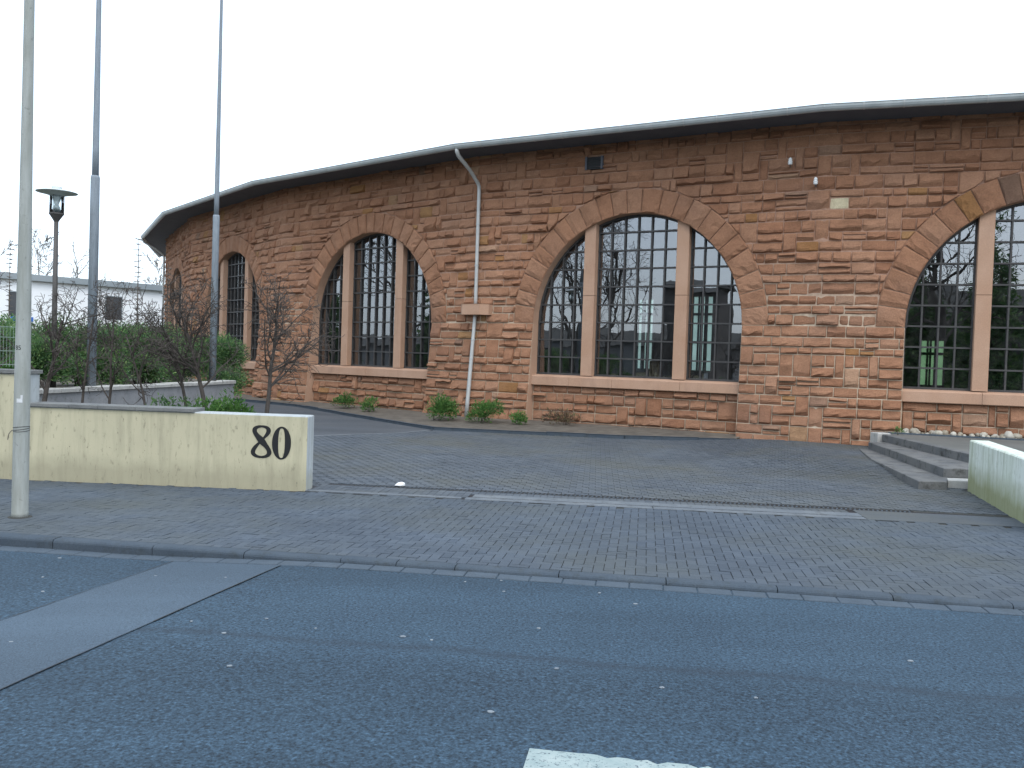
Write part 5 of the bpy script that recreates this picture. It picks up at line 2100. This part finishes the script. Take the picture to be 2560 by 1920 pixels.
GL = (g1 - g0).length
b = MB()
bgbox(b, 0, GL, 0, 9, -0.2, 6.36)
b.build('wall_body', M['bgwhite'], BG)
b = MB()
bgbox(b, -.3, GL + .3, -0.35, 9.3, 6.36, 6.78)
b.build('roof_edge', M['bgroof'], BG)
t_at = lambda x: (x - g0.x) / gd.x
for xa, xb, za, zb in ((-34.25, -33.4, 3.9, 5.5), (-29.75, -28.95, 4.0, 5.65), (-40.5, -39.6, 3.9, 5.5), (-25.6, -24.8, 4.0, 5.65)):
    b = MB()
    bgbox(b, t_at(xa), t_at(xb), -0.03, 0.2, za, zb)
    wo = b.build('window', M['bgdark'], BG)
    for q in ((t_at(xa) - .06, t_at(xa), za, zb), (t_at(xb), t_at(xb) + .06, za, zb), (t_at(xa) - .06, t_at(xb) + .06, zb, zb + .07)):
        fm = MB()
        bgbox(fm, q[0], q[1], -0.06, 0.2, q[2], q[3])
        fm.build('frame', M['bgroof'], wo)
for xa, xb, za, zb in ((-34.2, -33.2, 3.55, 3.86), (-26.55, -26.15, 4.3, 5.75), (-37.4, -36.7, 4.4, 5.2)):
    b = MB()
    bgbox(b, t_at(xa), t_at(xb), -0.09, -0.02, za, zb)
    b.build('sign_panel', M['blue'], BG)

FARCFG = dict(seg=[8, 5, 4, 3], wob=[.05, .14, .2, .2], up=[.02, .06, .04, 0], taper=[.2, .4, .5, .5], n=[18, 7, 5, 0], start=[.28, .2, .2, 0],
              ang=[(25, 60), (25, 55), (25, 60), (0, 0)], len=[(.18, .34), (.3, .55), (.35, .6), (0, 0)], rr=[.4, .5, .6, .5], rmin=0.018)
FAR = [(-40, 76, 10.5, .13, 'bare far tree right of the street mast beyond the white building'),
       (-37.3, 77, 9.6, .11, 'bare far tree behind the lamp post beyond the white building'),
       (-34.0, 84, 10.0, .11, 'bare far tree between lamp post and thicker flagpole'),
       (-28.5, 88, 9.5, .10, 'bare far tree right of the thicker flagpole beyond the roof edge'),
       (-25.2, 82, 12.5, .13, 'tallest bare far tree rising beside the end of the eaves'),
       (-23.6, 79, 10.5, .12, 'bare far tree close to the end of the curved facade'),
       (-48.5, 84, 10.0, .10, 'bare far tree left of the street mast')]
for i, (x, y, h, r, lab) in enumerate(FAR):
    bare_tree('far_tree', x, y, -0.1, h, r, FARCFG, lab, 'bare trees beyond the white building', 500 + i, 'bark2', (0, 0), 2 if i % 2 else 3)
# slender spire-like trees with whorls of short twigs
for i, (x, y, h, lab) in enumerate(((-26.05, 46, 7.25, 'slender spiky sapling rising above the white building at the left edge'),
                                    (-16.9, 40.0, 6.9, 'slender spiky sapling beside the eaves end'),
                                    (-15.95, 41.0, 5.9, 'slender bare stem next to the facade corner'))):
    root = empty('spire_tree', (x, y, 0), lab, 'tree', 'slender spiky saplings')
    rng = random.Random(600 + i)
    b = MB()
    b.tube([(x, y, -0.1), (x, y, h * .5), (x, y, h)], [0.045, 0.03, 0.012], 6)
    b.build('trunk', M['bark2'], root)
    b = MB()
    z = 3.0
    while z < h:
        for q in range(5):
            a = q * 1.2566 + rng.random()
            l_ = rng.uniform(.12, .24)
            b.tube([(x, y, z), (x + math.cos(a) * l_, y + math.sin(a) * l_, z + rng.uniform(-.05, .06))], [0.02, 0.012], 3)
        z += rng.uniform(.2, .28)
    b.build('crown', M['bark2'], root)

# ------------------------------------------------------------------ across the street (seen in the window panes)
BIG = dict(seg=[6, 6, 5, 4], wob=[.06, .14, .2, .22], up=[.02, .05, .03, 0], taper=[.4, .35, .4, .5], n=[11, 8, 6, 0], start=[.3, .2, .15, 0],
           ang=[(30, 65), (30, 65), (30, 70), (0, 0)], len=[(.4, .62), (.35, .6), (.35, .6), (0, 0)], rr=[.5, .5, .5, .5], rmin=0.012)
for i, (x, y, h, r, lab) in enumerate(((-23.5, 8.5, 10.0, .24, 'nearer large bare street tree mirrored in the middle window'),
                                       (-30.5, 1.5, 11.0, .26, 'large bare tree farther down the street, mirrored in the middle window'),
                                       (-28.5, 30.5, 10.0, .22, 'large bare tree mirrored in the left arched window'),
                                       (4.5, -9.5, 11.5, .28, 'large bare tree across the street, mirrored in the right window'),
                                       (-1.5, -13.5, 11.0, .26, 'second bare tree across the street, mirrored in the right window'))):
    bare_tree('street_tree', x, y, -0.2, h, r, BIG, lab, 'street trees mirrored in the windows', 700 + i, 'bark', (0, 0))


def house(name, x0, x1, y0, y1, h, rot, mat, label, ridge):
    root = empty(name, ((x0 + x1) / 2, (y0 + y1) / 2, -0.2), label, 'building', None)
    c = Vector(((x0 + x1) / 2, (y0 + y1) / 2))

    def rt(x, y):
        v = Vector((x, y)) - c
        return (c.x + v.x * math.cos(rot) - v.y * math.sin(rot), c.y + v.x * math.sin(rot) + v.y * math.cos(rot))
    b = MB()
    b.hexa([rt(x0, y0), rt(x1, y0), rt(x1, y1), rt(x0, y1)], -0.2, h)
    b.build('wall_body', M[mat], root)
    b = MB()
    e = 0.4
    ym = (y0 + y1) / 2
    P = [(*rt(x0 - e, y0 - e), h), (*rt(x1 + e, y0 - e), h), (*rt(x1 + e, y1 + e), h), (*rt(x0 - e, y1 + e), h), (*rt(x0 - e, ym), h + ridge), (*rt(x1 + e, ym), h + ridge)]
    b.add(P, [[0, 1, 5, 4], [2, 3, 4, 5], [1, 2, 5], [3, 0, 4], [3, 2, 1, 0]])
    b.build('roof', M['roof'], root)
    n = int((x1 - x0) / 3)
    for i in range(n):
        for fl_ in range(max(1, int(h / 3))):
            xa = x0 + (i + .5) * (x1 - x0) / n
            za = 1.0 + fl_ * 2.9
            b = MB()
            b.hexa([rt(xa - .5, y1 - .05), rt(xa + .5, y1 - .05), rt(xa + .5, y1 + .03), rt(xa - .5, y1 + .03)], za, za + 1.3)
            b.build('window', M['bgdark'], root)
    return root


house('low_house', -58, -34, -16, -7, 3.6, R_(-38), 'house', 'low grey house down the street, mirrored in the middle window', 1.5)
house('row_house', -10, 12, -32, -24, 6.5, 0.03, 'darkhouse', 'dark row house across the street, mirrored in the right window', 2.2)
house('tower_house', -33.4, -29.2, -11.0, -6.8, 8.3, R_(-30), 'darkhouse', 'narrow dark house down the street, mirrored at the right of the middle window', 0.6)
house('garage', -62, -46, 27, 40, 3.0, R_(85), 'house', 'low grey garage mirrored in the left arched window', 0.8)

for i, (x, y, h, lab) in enumerate(((6.5, -15.0, 13.0, 'dense dark conifer across the street, mirrored in the right window'),
                                    (1.8, -18.0, 12.0, 'second dark conifer across the street beside the row house'),
                                    (-21.5, 27.5, 10.0, 'dark conifer nearest the shrub bed, mirrored in the left arched window'),
                                    (-25.5, 35.5, 11.0, 'dark conifer before the white building, mirrored in the left arched window'))):
    rng = random.Random(820 + i)
    root = empty('conifer', (x, y, -0.2), lab, 'tree', 'conifers across the street')
    b = MB()
    b.tube([(x, y, -0.2), (x, y, h * .5), (x, y, h * .96)], [0.22, 0.13, 0.02], 8)
    b.build('trunk', M['bark'], root)
    mb = MB()
    blobs = []
    for q in range(26):
        f_ = q / 25
        rr = (1 - f_) * 2.3 + 0.25
        for e in range(3 if f_ < .7 else 1):
            a = rng.random() * 6.28
            blobs.append((x + math.cos(a) * rr * .55, y + math.sin(a) * rr * .55, 1.2 + f_ * (h - 1.4), rr * .6, rr * .6, .5))
    leaves(mb, rng, blobs, 14000, 0.30, 0.35, -0.1, 0.4)
    mb.build('crown', M['shrub'], root)
